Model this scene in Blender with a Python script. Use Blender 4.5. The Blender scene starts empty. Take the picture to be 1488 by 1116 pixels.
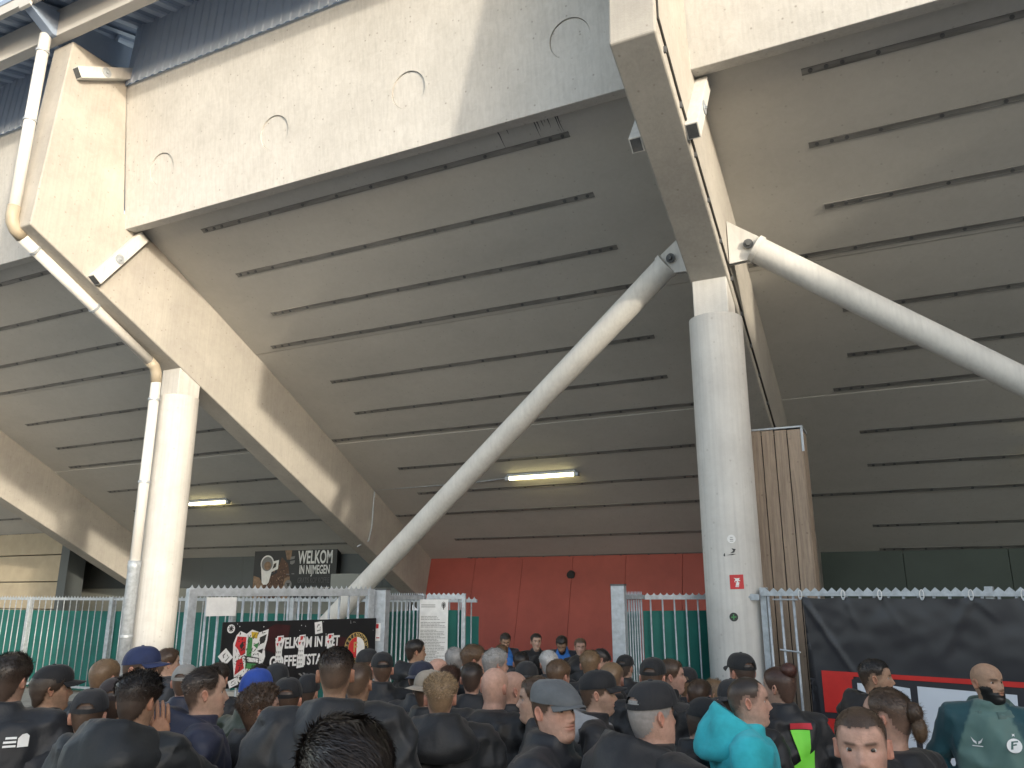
import bpy, bmesh, math, random
import numpy as np
from mathutils import Vector, Matrix, noise
from mathutils.bvhtree import BVHTree

# ------------------------------------------------------------------ camera, sky, sun, exposure
scn = bpy.context.scene
COL = scn.collection
cam_d = bpy.data.cameras.new('camera'); cam = bpy.data.objects.new('camera', cam_d); COL.objects.link(cam)
cam_d.sensor_width = 36.0; cam_d.lens = 1150.0/1488.0*36.0; cam_d.clip_start = 0.05; cam_d.clip_end = 3000
YAW = math.radians(26.045)
cam.location = (0, 0, 2.2); cam.rotation_euler = (math.radians(90+14.807), 0, YAW)
scn.camera = cam
SUN = Vector((1.85, -1.0, 0.36)).normalized()          # towards the sun
SUN_EL = math.asin(SUN.z); SUN_AZ = math.atan2(SUN.x, SUN.y)
w = bpy.data.worlds.new('World'); scn.world = w; w.use_nodes = True
nt = w.node_tree; nt.nodes.clear()
sky = nt.nodes.new('ShaderNodeTexSky'); sky.sky_type = 'NISHITA'; sky.sun_disc = False
sky.sun_elevation = SUN_EL; sky.sun_rotation = SUN_AZ; sky.air_density = 1.0; sky.dust_density = 1.5; sky.ozone_density = 1.2
bg = nt.nodes.new('ShaderNodeBackground'); bg.inputs['Strength'].default_value = 0.15
wo = nt.nodes.new('ShaderNodeOutputWorld')
hs = nt.nodes.new('ShaderNodeHueSaturation'); hs.inputs['Saturation'].default_value = 0.6
nt.links.new(sky.outputs[0], hs.inputs['Color']); nt.links.new(hs.outputs[0], bg.inputs[0]); nt.links.new(bg.outputs[0], wo.inputs[0])
sd = bpy.data.lights.new('sun', 'SUN'); sd.energy = 2.0; sd.angle = math.radians(1.5); sd.color = (0.48, 0.425, 0.34)
so = bpy.data.objects.new('sun', sd); COL.objects.link(so); so.location = (20, -20, 20)
so.rotation_euler = SUN.to_track_quat('Z', 'Y').to_euler()
scn.view_settings.view_transform = 'Standard'; scn.view_settings.look = 'None'
scn.view_settings.gamma = 1.0; scn.view_settings.use_curve_mapping = False
scn.view_settings.exposure = 1.88
scn.render.engine = 'CYCLES'
scn.cycles.max_bounces = 6; scn.cycles.diffuse_bounces = 4

rnd = random.Random(11)
# ------------------------------------------------------------------ materials
def mat(name, col, rough=0.6, var=0.12, scale=4.0, bump=0.0, bscale=60.0, metal=0.0, spec=0.5, col2=None, detail=6.0, streak=0.0, attr=None, sss=0.0, sheen=0.0, pits=0.0, emit=None, stretch=None, trans=0.0):
    m = bpy.data.materials.new(name); m.use_nodes = True
    n = m.node_tree; N = n.nodes; L = n.links
    b = N['Principled BSDF']
    b.inputs['Roughness'].default_value = rough; b.inputs['Metallic'].default_value = metal
    b.inputs['Specular IOR Level'].default_value = spec
    if sheen: b.inputs['Sheen Weight'].default_value = sheen; b.inputs['Sheen Roughness'].default_value = 0.5
    if sss:
        b.inputs['Subsurface Weight'].default_value = sss; b.inputs['Subsurface Radius'].default_value = (0.012, 0.005, 0.003); b.inputs['Subsurface Scale'].default_value = 0.6
    tc = N.new('ShaderNodeTexCoord')
    vec = tc.outputs['Object']
    if stretch:
        mp = N.new('ShaderNodeMapping'); mp.inputs['Scale'].default_value = stretch; L.new(vec, mp.inputs[0]); vec = mp.outputs[0]
    no = N.new('ShaderNodeTexNoise'); no.inputs['Scale'].default_value = scale; no.inputs['Detail'].default_value = detail; no.inputs['Roughness'].default_value = 0.62
    L.new(vec, no.inputs['Vector'])
    rmp = N.new('ShaderNodeMapRange'); rmp.inputs[1].default_value = 0.3; rmp.inputs[2].default_value = 0.7
    L.new(no.outputs[0], rmp.inputs[0])
    mix = N.new('ShaderNodeMix'); mix.data_type = 'RGBA'
    L.new(rmp.outputs[0], mix.inputs[0])
    if attr:
        a = N.new('ShaderNodeAttribute'); a.attribute_name = attr
        d = N.new('ShaderNodeMix'); d.data_type = 'RGBA'; d.blend_type = 'MULTIPLY'; d.inputs[0].default_value = 1.0
        L.new(a.outputs['Color'], d.inputs[6]); d.inputs[7].default_value = (1-var, 1-var, 1-var, 1)
        L.new(d.outputs[2], mix.inputs[6]); L.new(a.outputs['Color'], mix.inputs[7])
    else:
        c2 = col2 if col2 else tuple(c*(1-var*2) for c in col)
        mix.inputs[6].default_value = (*c2, 1); mix.inputs[7].default_value = (*col, 1)
    out = mix.outputs[2]
    if streak:
        mp2 = N.new('ShaderNodeMapping'); mp2.inputs['Scale'].default_value = (11.0, 11.0, 0.35); L.new(tc.outputs['Object'], mp2.inputs[0])
        n2 = N.new('ShaderNodeTexNoise'); n2.inputs['Scale'].default_value = 2.5; n2.inputs['Detail'].default_value = 5; L.new(mp2.outputs[0], n2.inputs['Vector'])
        r2 = N.new('ShaderNodeMapRange'); r2.inputs[1].default_value = 0.42; r2.inputs[2].default_value = 0.75; r2.inputs[3].default_value = 0.0; r2.inputs[4].default_value = streak
        L.new(n2.outputs[0], r2.inputs[0])
        mm = N.new('ShaderNodeMix'); mm.data_type = 'RGBA'; mm.blend_type = 'MULTIPLY'; L.new(r2.outputs[0], mm.inputs[0]); L.new(out, mm.inputs[6]); mm.inputs[7].default_value = (0.5, 0.5, 0.52, 1)
        out = mm.outputs[2]
    if pits:
        vo = N.new('ShaderNodeTexVoronoi'); vo.inputs['Scale'].default_value = 7.0; vo.inputs['Randomness'].default_value = 1.0; L.new(tc.outputs['Object'], vo.inputs['Vector'])
        r3 = N.new('ShaderNodeMapRange'); r3.inputs[1].default_value = 0.05; r3.inputs[2].default_value = 0.13; r3.inputs[3].default_value = pits; r3.inputs[4].default_value = 0.0
        L.new(vo.outputs['Distance'], r3.inputs[0])
        m3 = N.new('ShaderNodeMix'); m3.data_type = 'RGBA'; m3.blend_type = 'MULTIPLY'; L.new(r3.outputs[0], m3.inputs[0]); L.new(out, m3.inputs[6]); m3.inputs[7].default_value = (0.45, 0.42, 0.4, 1)
        out = m3.outputs[2]
        n4 = N.new('ShaderNodeTexNoise'); n4.inputs['Scale'].default_value = 7.0; n4.inputs['Detail'].default_value = 9; n4.inputs['Roughness'].default_value = .7; n4.inputs['Distortion'].default_value = 1.2; L.new(tc.outputs['Object'], n4.inputs['Vector'])
        r4 = N.new('ShaderNodeMapRange'); r4.inputs[1].default_value = 0.40; r4.inputs[2].default_value = 0.66; r4.inputs[3].default_value = 0.0; r4.inputs[4].default_value = 0.42*pits
        L.new(n4.outputs[0], r4.inputs[0])
        m4 = N.new('ShaderNodeMix'); m4.data_type = 'RGBA'; m4.blend_type = 'MULTIPLY'; L.new(r4.outputs[0], m4.inputs[0]); L.new(out, m4.inputs[6]); m4.inputs[7].default_value = (0.66, 0.64, 0.61, 1)
        out = m4.outputs[2]
    L.new(out, b.inputs['Base Color'])
    if bump:
        nb = N.new('ShaderNodeTexNoise'); nb.inputs['Scale'].default_value = bscale; nb.inputs['Detail'].default_value = 4; L.new(vec, nb.inputs['Vector'])
        bp = N.new('ShaderNodeBump'); bp.inputs['Strength'].default_value = bump; bp.inputs['Distance'].default_value = 0.01
        L.new(nb.outputs[0], bp.inputs['Height']); L.new(bp.outputs[0], b.inputs['Normal'])
    if emit:
        b.inputs['Emission Color'].default_value = (*emit[0], 1); b.inputs['Emission Strength'].default_value = emit[1]
    return m

M = {}
M['concrete'] = mat('concrete', (0.47, 0.445, 0.40), 0.85, col2=(0.36, 0.34, 0.31), scale=1.0, bump=0.2, bscale=45, streak=0.16, pits=0.5, spec=0.3)
M['fascia'] = mat('fascia_concrete', (0.60, 0.585, 0.555), 0.85, col2=(0.50, 0.487, 0.46), scale=0.8, bump=0.15, bscale=50, streak=0.22, pits=0.65, spec=0.3)
M['soffit'] = mat('soffit_concrete', (0.53, 0.515, 0.48), 0.9, col2=(0.44, 0.428, 0.40), scale=0.55, bump=0.2, bscale=30, pits=0.35, spec=0.2, stretch=(0.55, 1, 1))
M['column'] = mat('column_concrete', (0.62, 0.605, 0.575), 0.8, col2=(0.53, 0.515, 0.49), scale=2.2, bump=0.15, bscale=50, streak=0.25, pits=0.35, spec=0.3)
M['white_steel'] = mat('white_painted_steel', (0.68, 0.665, 0.63), 0.6, 0.08, scale=3, bump=0.05, bscale=30, streak=0.22, spec=.3)
M['white_pvc'] = mat('white_pvc', (0.74, 0.72, 0.68), 0.4, 0.05, scale=3, streak=0.15)
M['beige_pvc'] = mat('beige_pvc', (0.42, 0.36, 0.27), 0.5, 0.08)
M['galv'] = mat('galvanised_steel', (0.50, 0.54, 0.58), 0.5, 0.18, scale=14, bump=0.05, bscale=90, metal=0.35)
M['galv_dark'] = mat('weathered_steel', (0.13, 0.135, 0.14), 0.6, 0.2, scale=9, metal=0.3)
M['rail'] = mat('channel_rail_steel', (0.285, 0.28, 0.266), 0.65, 0.25, scale=6, metal=0.2, stretch=(0.3, 2, 2))
M['cladding'] = mat('blue_grey_cladding', (0.50, 0.58, 0.70), 0.5, 0.06, scale=2, metal=0.1)
M['roof_steel'] = mat('roof_steel', (0.27, 0.34, 0.46), 0.5, 0.08, scale=2)
M['eave'] = mat('eave_beam_paint', (0.52, 0.50, 0.47), 0.55, 0.07, scale=2)
M['joint'] = mat('dark_joint', (0.04, 0.04, 0.04), 0.9)
M['red_wall'] = mat('red_panel', (0.42, 0.086, 0.062), 0.6, 0.12, scale=1.2, bump=0.03, bscale=12)
M['grey_wall'] = mat('grey_panel', (0.075, 0.085, 0.088), 0.5, 0.08, scale=1.0)
M['pale_wall'] = mat('pale_panel', (0.20, 0.21, 0.19), 0.6, 0.08, scale=1.0)
M['green_wall'] = mat('green_panel', (0.05, 0.072, 0.058), 0.5, 0.1, scale=1.0)
M['block'] = mat('pale_block', (0.42, 0.36, 0.26), 0.85, 0.1, scale=2.0, bump=0.2, bscale=40)
M['fabric'] = mat('green_windbreak', (0.008, 0.135, 0.115), 0.7, 0.15, scale=3, bump=0.15, bscale=8)
M['wood'] = mat('weathered_plank', (0.37, 0.29, 0.22), 0.85, col2=(0.22, 0.17, 0.13), scale=6, bump=0.3, bscale=30, stretch=(6, 6, 0.35), pits=0.5)
M['black_panel'] = mat('black_panel', (0.016, 0.016, 0.018), 0.4, 0.2, scale=3)
M['white_print'] = mat('white_print', (0.78, 0.78, 0.77), 0.5, 0.08, scale=12)
M['grey_print'] = mat('grey_print', (0.20, 0.20, 0.20), 0.5, 0.08)
M['dim_print'] = mat('dim_print', (0.10, 0.10, 0.105), 0.5, 0.08)
M['dark_print'] = mat('dark_print', (0.03, 0.03, 0.03), 0.5, 0.08)
M['red_print'] = mat('red_print', (0.55, 0.03, 0.035), 0.5, 0.08, scale=6)
M['gold_print'] = mat('gold_print', (0.50, 0.36, 0.13), 0.5, 0.08)
M['yellow_print'] = mat('yellow_print', (0.62, 0.42, 0.03), 0.5, 0.08)
M['green_print'] = mat('green_print', (0.06, 0.25, 0.08), 0.5, 0.08)
M['brown_print'] = mat('brown_print', (0.11, 0.05, 0.025), 0.5, 0.25, scale=20)
M['tan_print'] = mat('tan_print', (0.32, 0.20, 0.12), 0.5, 0.3, scale=10)
M['maroon_print'] = mat('maroon_print', (0.05, 0.012, 0.014), 0.45, 0.3, scale=5)
M['banner_black'] = mat('banner_black_vinyl', (0.028, 0.028, 0.034), 0.38, 0.1, scale=3, bump=0.06, bscale=9)
M['banner_white'] = mat('banner_white_print', (0.62, 0.66, 0.72), 0.4, 0.05, scale=2, bump=0.05, bscale=9)
M['banner_red'] = mat('banner_red_print', (0.58, 0.025, 0.02), 0.4, 0.1, scale=5, bump=0.05, bscale=9)
M['ground'] = mat('paving', (0.42, 0.40, 0.37), 0.9, 0.2, scale=5, bump=0.3, bscale=20)
M['brick'] = mat('brown_brick', (0.26, 0.15, 0.10), 0.85, 0.2, scale=6)
M['glass'] = mat('dark_glass', (0.03, 0.035, 0.04), 0.1, 0.05)
M['tube'] = mat('lit_tube', (0.9, 0.85, 0.6), 0.4, 0.02, emit=((1.0, 0.86, 0.42), 3.5))
M['cable'] = mat('black_cable', (0.03, 0.028, 0.025), 0.6, 0.1)

# ------------------------------------------------------------------ mesh helpers
class MB:
    def __init__(s): s.v = []; s.f = []; s.m = []; s.mi = 0
    def add(s, vs, fs):
        o = len(s.v); s.v.extend([tuple(map(float, p)) for p in vs])
        for f in fs: s.f.append(tuple(i+o for i in f)); s.m.append(s.mi)
    def box(s, x0, x1, y0, y1, z0, z1):
        vs = [(x0,y0,z0),(x1,y0,z0),(x1,y1,z0),(x0,y1,z0),(x0,y0,z1),(x1,y0,z1),(x1,y1,z1),(x0,y1,z1)]
        s.add(vs, [(0,3,2,1),(4,5,6,7),(0,1,5,4),(1,2,6,5),(2,3,7,6),(3,0,4,7)])
    def bar(s, a, b, w, h, up=(0,0,1)):
        a = Vector(a); b = Vector(b); d = (b-a).normalized(); up = Vector(up)
        r = d.cross(up)
        if r.length < 1e-4: r = d.cross(Vector((0,1,0)))
        r.normalize(); u = r.cross(d).normalized()
        vs = []
        for p in (a, b):
            for sx, sz in ((-1,-1),(1,-1),(1,1),(-1,1)): vs.append(p + r*sx*w/2 + u*sz*h/2)
        s.add(vs, [(0,1,2,3),(7,6,5,4),(0,4,5,1),(1,5,6,2),(2,6,7,3),(3,7,4,0)])
    def prism_x(s, prof, x0, x1):         # profile of (y, z), extruded along x
        n = len(prof)
        vs = [(x0, y, z) for y, z in prof] + [(x1, y, z) for y, z in prof]
        fs = [tuple(range(n)), tuple(range(2*n-1, n-1, -1))]
        for i in range(n): j = (i+1) % n; fs.append((i, i+n, j+n, j))
        s.add(vs, fs)
    def poly(s, pts): s.add(pts, [tuple(range(len(pts)))])
    def tube(s, pts, r, n=12, caps=True, rads=None):
        pts = [Vector(p) for p in pts]; k = len(pts); vs = []
        prev = None
        for i, p in enumerate(pts):
            d = (pts[min(i+1,k-1)] - pts[max(i-1,0)]).normalized()
            if prev is None:
                a = Vector((0,0,1)) if abs(d.z) < 0.9 else Vector((1,0,0))
                u = d.cross(a).normalized()
            else:
                u = (prev - d*prev.dot(d)).normalized()
            prev = u; v = d.cross(u); rr = rads[i] if rads else r
            for j in range(n):
                t = 2*math.pi*j/n; vs.append(p + (u*math.cos(t) + v*math.sin(t))*rr)
        fs = []
        for i in range(k-1):
            for j in range(n):
                j2 = (j+1) % n; fs.append((i*n+j, i*n+j2, (i+1)*n+j2, (i+1)*n+j))
        if caps: fs.append(tuple(range(n-1,-1,-1))); fs.append(tuple((k-1)*n+j for j in range(n)))
        s.add(vs, fs)
    def ell(s, c, r, nu=10, nv=7, M3=None):
        vs = []; fs = []
        for i in range(nv+1):
            th = math.pi*i/nv
            for j in range(nu):
                ph = 2*math.pi*j/nu
                p = Vector((r[0]*math.sin(th)*math.cos(ph), r[1]*math.sin(th)*math.sin(ph), r[2]*math.cos(th)))
                if M3: p = M3 @ p
                vs.append(p + Vector(c))
        for i in range(nv):
            for j in range(nu): fs.append((i*nu+j, (i+1)*nu+j, (i+1)*nu+(j+1)%nu, i*nu+(j+1)%nu))
        s.add(vs, fs)
    def mesh(s, name, mats, smooth=False):
        me = bpy.data.meshes.new(name); me.from_pydata(s.v, [], s.f)
        for m in (mats if isinstance(mats, (list, tuple)) else [mats]): me.materials.append(M[m] if isinstance(m, str) else m)
        if s.mi or any(s.m): me.polygons.foreach_set('material_index', s.m)
        if smooth: me.polygons.foreach_set('use_smooth', [True]*len(me.polygons))
        bm = bmesh.new(); bm.from_mesh(me); bmesh.ops.recalc_face_normals(bm, faces=bm.faces); bm.to_mesh(me); bm.free()
        return me
    def build(s, name, mats, parent=None, smooth=False, bevel=0, auto=None):
        o = bpy.data.objects.new(name, s.mesh(name, mats, smooth or auto is not None)); COL.objects.link(o)
        if parent: o.parent = parent
        if bevel:
            b = o.modifiers.new('bevel', 'BEVEL'); b.width = bevel; b.segments = 2; b.limit_method = 'ANGLE'; b.angle_limit = math.radians(35)
        if auto is not None: sharp(o.data, auto)
        return o

def sharp(me, ang):
    bm = bmesh.new(); bm.from_mesh(me)
    for e in bm.edges:
        if len(e.link_faces) == 2 and e.calc_face_angle(0) > math.radians(ang): e.smooth = False
    bm.to_mesh(me); bm.free()
def tag(o, label=None, cat=None, group=None, kind=None):
    if label: o['label'] = label
    if cat: o['category'] = cat
    if group: o['group'] = group
    if kind: o['kind'] = kind
    return o
def empty(name, loc=(0,0,0), rz=0.0):
    o = bpy.data.objects.new(name, None); COL.objects.link(o); o.location = loc; o.rotation_euler = (0,0,rz); o.empty_display_size = 0.1
    return o
def link(name, me, parent=None, loc=(0,0,0), rot=(0,0,0), scale=None):
    o = bpy.data.objects.new(name, me); COL.objects.link(o); o.parent = parent; o.location = loc; o.rotation_euler = rot
    if scale: o.scale = scale
    return o
def text_mesh(txt, size, m, bold=0.0, sx=1.0, align='CENTER', spacing=1.0, extrude=0.001):
    cu = bpy.data.curves.new('lettering', 'FONT'); cu.body = txt; cu.size = size; cu.offset = bold; cu.align_x = align; cu.align_y = 'CENTER'; cu.space_character = spacing; cu.extrude = extrude; cu.resolution_u = 4
    t = bpy.data.objects.new('lettering', cu); COL.objects.link(t)
    bpy.context.view_layer.update()
    me = bpy.data.meshes.new_from_object(t.evaluated_get(bpy.context.evaluated_depsgraph_get()))
    bpy.data.objects.remove(t); bpy.data.curves.remove(cu)
    for v in me.vertices: v.co.x *= sx
    me.materials.clear(); me.materials.append(M[m])
    return me

# ------------------------------------------------------------------ ground
g = MB(); g.poly([(-900,-900,0),(900,-900,0),(900,900,0),(-900,900,0)])
tag(g.build('ground', 'ground'), kind='structure')

# ------------------------------------------------------------------ grandstand
XF = [-31.74, -21.81, -11.88, -1.95, 7.98, 17.91]        # frames along the stand
HW = 0.25
def cz(y): return -0.00434454*y*y - 0.41425834*y + 12.420258
stand = empty('grandstand', (-6.9, 12, 0))
tag(stand, 'concrete football grandstand seen from below, raking beams over the crowd', 'grandstand')
def S(mb, name, m, parent=None, **k):
    o = mb.build(name, m, None, **k); p = parent or stand
    o.parent = p; o.matrix_parent_inverse = Matrix.Translation(-Vector((-6.9, 12, 0))) if p is stand else Matrix.Identity(4)
    return o
# rakers
prof = [(6.80,7.73),(10.1,6.13),(15.5,3.47),(19.4,1.55),(19.4,cz(19.4)+.12)]
for y in (18.5, 17, 15.5, 14, 12.5, 11, 9.7, 8.9): prof.append((y, cz(y)+.10))
prof += [(8.36, 8.62), (8.05, 11.18), (7.0, 11.18)]
rakers = []
for i, x in enumerate(XF):
    r = MB(); r.prism_x(prof, x-HW, x+HW); rakers.append(S(r, 'raker_beam', 'concrete', bevel=0.02))
    r = MB(); n = 40
    r.tube([(x, 10.17, -0.1), (x, 10.17, 5.72)], 0.345, 40); S(r, 'column', 'column', auto=40)
    r = MB(); r.box(x-.225, x+.225, 9.92, 10.42, 5.70, 6.30); S(r, 'column_head', 'column', bevel=0.012)
# ceiling slabs with their channel rails
JY = [8.62, 11.74, 14.44, 17.12, 19.4]
RY = [[9.03, 9.96, 10.88, 11.62], [12.69, 13.60, 14.33], [15.37, 16.25, 17.02], [18.03, 18.80]]
for b in range(len(XF)-1):
    x0, x1 = XF[b]+HW-.04, XF[b+1]-HW+.04
    for k in range(4):
        y0, y1 = JY[k]+.006, JY[k+1]-.006; st = 0.010*(k % 2)
        s = MB(); s.prism_x([(y0, cz(y0)+st), (y1, cz(y1)+st), (y1, cz(y1)+.3), (y0, cz(y0)+.3)], x0, x1)
        sl = S(s, 'ceiling_slab', 'soffit', bevel=0.008)
        zc = lambda y: (cz(y0)+st) + (cz(y1)-cz(y0))*(y-y0)/(y1-y0)
        sl_n = Vector((0, cz(y1)-cz(y0), -(y1-y0))).normalized()      # downwards normal
        sl_t = Vector((0, y1-y0, cz(y1)-cz(y0))).normalized()
        for ry in RY[k]:
            full = min(abs(ry-j) for j in JY) < 0.2
            a, c = (XF[b]+.27, XF[b+1]-.27) if full else (XF[b]+1.43+rnd.uniform(-.05,.05), XF[b+1]-1.58+rnd.uniform(-.05,.05))
            if full and rnd.random() < .7: a += rnd.uniform(0, .9); c -= rnd.uniform(0.3, 1.0)
            q = MB(); ctr = Vector((0, ry, zc(ry)))
            def P(x, t, d): return Vector((x, 0, 0)) + ctr + sl_t*t + sl_n*d
            wd = .038
            q.mi = 0
            q.add([P(a,-wd,-.01),P(c,-wd,-.01),P(c,wd,-.01),P(a,wd,-.01),P(a,-wd,.006),P(c,-wd,.006),P(c,wd,.006),P(a,wd,.006)],[(0,1,2,3),(4,7,6,5),(0,4,5,1),(1,5,6,2),(2,6,7,3),(3,7,4,0)])
            for t in (-wd, wd):   # turned lips of the channel
                q.add([P(a,t-.006,.0),P(c,t-.006,.0),P(c,t+.006,.0),P(a,t+.006,.0),P(a,t-.006,.011),P(c,t-.006,.011),P(c,t+.006,.011),P(a,t+.006,.011)],[(0,1,2,3),(4,7,6,5),(0,4,5,1),(1,5,6,2),(2,6,7,3),(3,7,4,0)])
            q.mi = 1
            xs = [a+.1, a+.28, a+.46, c-.1, c-.28, c-.46]; xx = a+.85
            while xx < c-.75: xs.append(xx+rnd.uniform(-.03,.03)); xx += .68
            for x in xs:
                cc = P(x, 0, 0); q.tube([cc+sl_n*.004, cc+sl_n*.018], .027, 8)
            o = S(q, 'channel_rail', ['rail', 'galv_dark'])
            o.parent = sl; o.matrix_parent_inverse = Matrix.Identity(4)
    # filler behind the joints keeps daylight out
    s = MB(); s.prism_x([(8.5, cz(8.5)+.29),(19.4, cz(19.4)+.29),(19.4, cz(19.4)+.36),(8.5, cz(8.5)+.36)], x0, x1); S(s, 'joint_backing', 'joint')
    # edge fascia panel with its four round blanks
    s = MB(); s.prism_x([(8.42,8.34),(8.64,8.37),(8.64,10.9),(8.40,11.02),(8.0765,11.02)], XF[b]+HW-.03, XF[b+1]-HW+.03)
    fp = S(s, 'fascia_panel', 'fascia', bevel=0.012)
    nrm = Vector((0, -2.96, -0.38)).normalized(); upv = Vector((0, -0.38, 2.96)).normalized(); rt = Vector((1,0,0))
    cut = MB(); cs = []
    for k in range(4):
        z_ = 9.24; c0 = Vector((XF[b]+1.13+k*2.51, 8.42-(z_-8.34)*0.38/2.96, z_)); cs.append(c0)
        cut.tube([c0-nrm*.036, c0+nrm*.05], .285, 48)
    co = cut.build('cutter', 'fascia'); md = fp.modifiers.new('recess', 'BOOLEAN'); md.operation = 'DIFFERENCE'; md.object = co; md.solver = 'EXACT'
    bpy.context.view_layer.update()
    me = bpy.data.meshes.new_from_object(fp.evaluated_get(bpy.context.evaluated_depsgraph_get()))
    fp.modifiers.clear(); fp.data = me; bpy.data.objects.remove(co)
    for c0 in cs:
        q = MB(); q.tube([c0-nrm*.04, c0-nrm*.020], .279, 48)
        o = S(q, 'round_blank', 'fascia', bevel=.003); o.parent = fp; o.matrix_parent_inverse = Matrix.Identity(4)
    # ribbed cladding above the fascia and the ribbed roof soffit
    def ribs(a, c, pitch=.19, d=.02):
        out = []; x = a
        while x < c:
            out += [(x, 0), (x+pitch*.42, 0), (x+pitch*.52, d), (x+pitch*.9, d)]; x += pitch
        return out
    rb = ribs(XF[b]+HW, XF[b+1]-HW)
    s = MB(); n = len(rb)
    vs = [(x, 8.03-d, 10.97) for x, d in rb] + [(x, 8.12-d, 12.42) for x, d in rb]
    s.add(vs, [(j, j+1, n+j+1, n+j) for j in range(n-1)]); S(s, 'ribbed_cladding', 'cladding')
    rb = ribs(XF[b]+.05, XF[b+1]-.05, .33, .05); n = len(rb); s = MB()
    vs = [(x, 8.6, 12.44-d) for x, d in rb] + [(x, 6.42, 11.72-d) for x, d in rb]
    s.add(vs, [(j, j+1, n+j+1, n+j) for j in range(n-1)]); S(s, 'roof_soffit', 'cladding')
    s = MB(); s.prism_x([(8.04,12.26),(8.16,12.26),(8.16,12.42),(8.04,12.34)], x0, x1); S(s, 'corner_trim', 'roof_steel')
x0, x1 = XF[0]-.5, XF[-1]+.5
s = MB(); s.prism_x([(6.80,11.20),(6.98,11.20),(6.98,11.80),(6.80,11.74)], x0, x1); S(s, 'eave_beam', 'eave', bevel=.008)
s = MB(); s.prism_x([(6.28,11.48),(6.36,11.48),(6.40,11.70),(6.28,11.68)], x0, x1); S(s, 'gutter_edge', 'eave')
s = MB(); s.prism_x([(6.28,11.66),(8.8,12.50),(16,14.6),(16,14.75),(8.8,12.64),(6.28,11.78)], x0, x1); S(s, 'roof_sheet', 'roof_steel')
for x in XF:
    s = MB(); s.prism_x([(6.32,11.44),(6.75,11.19),(8.6,11.45),(8.6,12.0),(6.98,11.66),(6.32,11.62)], x-.09, x+.09); S(s, 'rafter', 'roof_steel', bevel=.006)
    s = MB(); s.prism_x([(6.27,11.42),(6.315,11.40),(6.315,11.64),(6.27,11.64)], x-.14, x+.14); S(s, 'rafter_end_plate', 'eave', bevel=.004)
# dark water marks running down the soffit from the edge panel
rs = random.Random(4)
for k in range(11):
    x = rs.choice([rs.uniform(-4.55,-4.25), rs.uniform(-3.95,-3.45)]); l = rs.uniform(.12,.36); y = 8.66; q = MB(); pts = []; a_ = []; b_ = []
    for i in range(6):
        yy = y+l*i/5; xx = x+.02*noise.noise((x*9, yy*9, 1)); w2 = .014*(1-i/5.5); zz = cz(8.63)+(cz(11.73)-cz(8.63))*(yy-8.63)/3.1-.003
        a_.append((xx-w2, yy, zz)); b_.append((xx+w2, yy, zz))
    q.add(a_+b_, [(i, i+1, 7+i, 6+i) for i in range(5)]); S(q, 'water_mark', 'dim_print')
# white steel tie boxes bolted to the sides of the rakers
def tie_box(x, sgn, a, b):
    s = MB(); a = Vector((x+sgn*(HW+.075), *a)); b = Vector((x+sgn*(HW+.075), *b))
    s.bar(a, b, .15, .19, up=(0, -(b-a).z, (b-a).y))
    o = S(s, 'tie_box', 'white_steel', bevel=.006)
    d = (b-a).normalized(); c = a + (b-a)*.45 + Vector((sgn*.075, 0, 0))
    q = MB(); q.tube([c, c+Vector((sgn*.012,0,0))], .085, 20); q.tube([c+Vector((sgn*.01,0,0)), c+Vector((sgn*.035,0,0))], .022, 6)
    r_ = S(q, 'washer', 'galv', auto=30); r_.parent = o; r_.matrix_parent_inverse = Matrix.Identity(4)
    q = MB(); q.bar(a-d*.003, a+d*.006, .12, .16, up=(0, -(b-a).z, (b-a).y)); r_ = S(q, 'open_end', 'galv_dark'); r_.parent = o; r_.matrix_parent_inverse = Matrix.Identity(4)
for x in XF:
    for sgn in (1, -1):
        tie_box(x, sgn, (7.93, 7.20), (8.72, 8.30))
        tie_box(x, sgn, (7.10, 10.60), (8.12, 11.24))
# round braces from the raker heads to the foot of the next frame
def brace(xa, sgn, xb):
    top = Vector((xa+sgn*.50, 10.1, 6.68)); bot = Vector((xb-sgn*.22, 12.67, .30)); d = (bot-top).normalized()
    s = MB(); s.tube([top+d*.14, top+d*.22, bot-d*.2, bot], .172, 32); o = S(s, 'brace', 'white_steel', auto=40)
    q = MB(); q.tube([top+d*.10, top+d*.17], .190, 32); r_ = S(q, 'end_flange', 'white_steel', auto=40); r_.parent = o; r_.matrix_parent_inverse = Matrix.Identity(4)
    side = d.cross(Vector((0,1,0))).normalized()
    fr = Vector((0,1,0)) - d*d.y; fr.normalize()
    for off in (-.055, .055):
        q = MB(); root = Vector((xa+sgn*HW, 10.1, 6.70))
        pts = [root+Vector((0,0,.36)), root+Vector((0,0,-.26)), top+d*.16-side*.15, top+d*.16+side*.15]
        if (pts[2]-pts[1]).length > (pts[3]-pts[1]).length: pts[2], pts[3] = pts[3], pts[2]
        vs = [p+fr*(off-.012) for p in pts] + [p+fr*(off+.012) for p in pts]
        q.add(vs, [(0,1,2,3),(7,6,5,4),(0,4,5,1),(1,5,6,2),(2,6,7,3),(3,7,4,0)])
        r_ = S(q, 'gusset_plate', 'white_steel', bevel=.004); r_.parent = o; r_.matrix_parent_inverse = Matrix.Identity(4)
    q = MB(); pc = top+d*.01; q.tube([pc-fr*.12, pc+fr*.12], .035, 6); q.tube([pc-fr*.085, pc-fr*.075], .065, 16)
    r_ = S(q, 'pin_bolt', 'galv_dark'); r_.parent = o; r_.matrix_parent_inverse = Matrix.Identity(4)
    q = MB(); q.box(xb-.42, xb+.42, 12.3, 13.1, -.05, .35); S(q, 'footing', 'concrete', bevel=.02)
brace(XF[3], -1, XF[2]); brace(XF[3], 1, XF[4])
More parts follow.
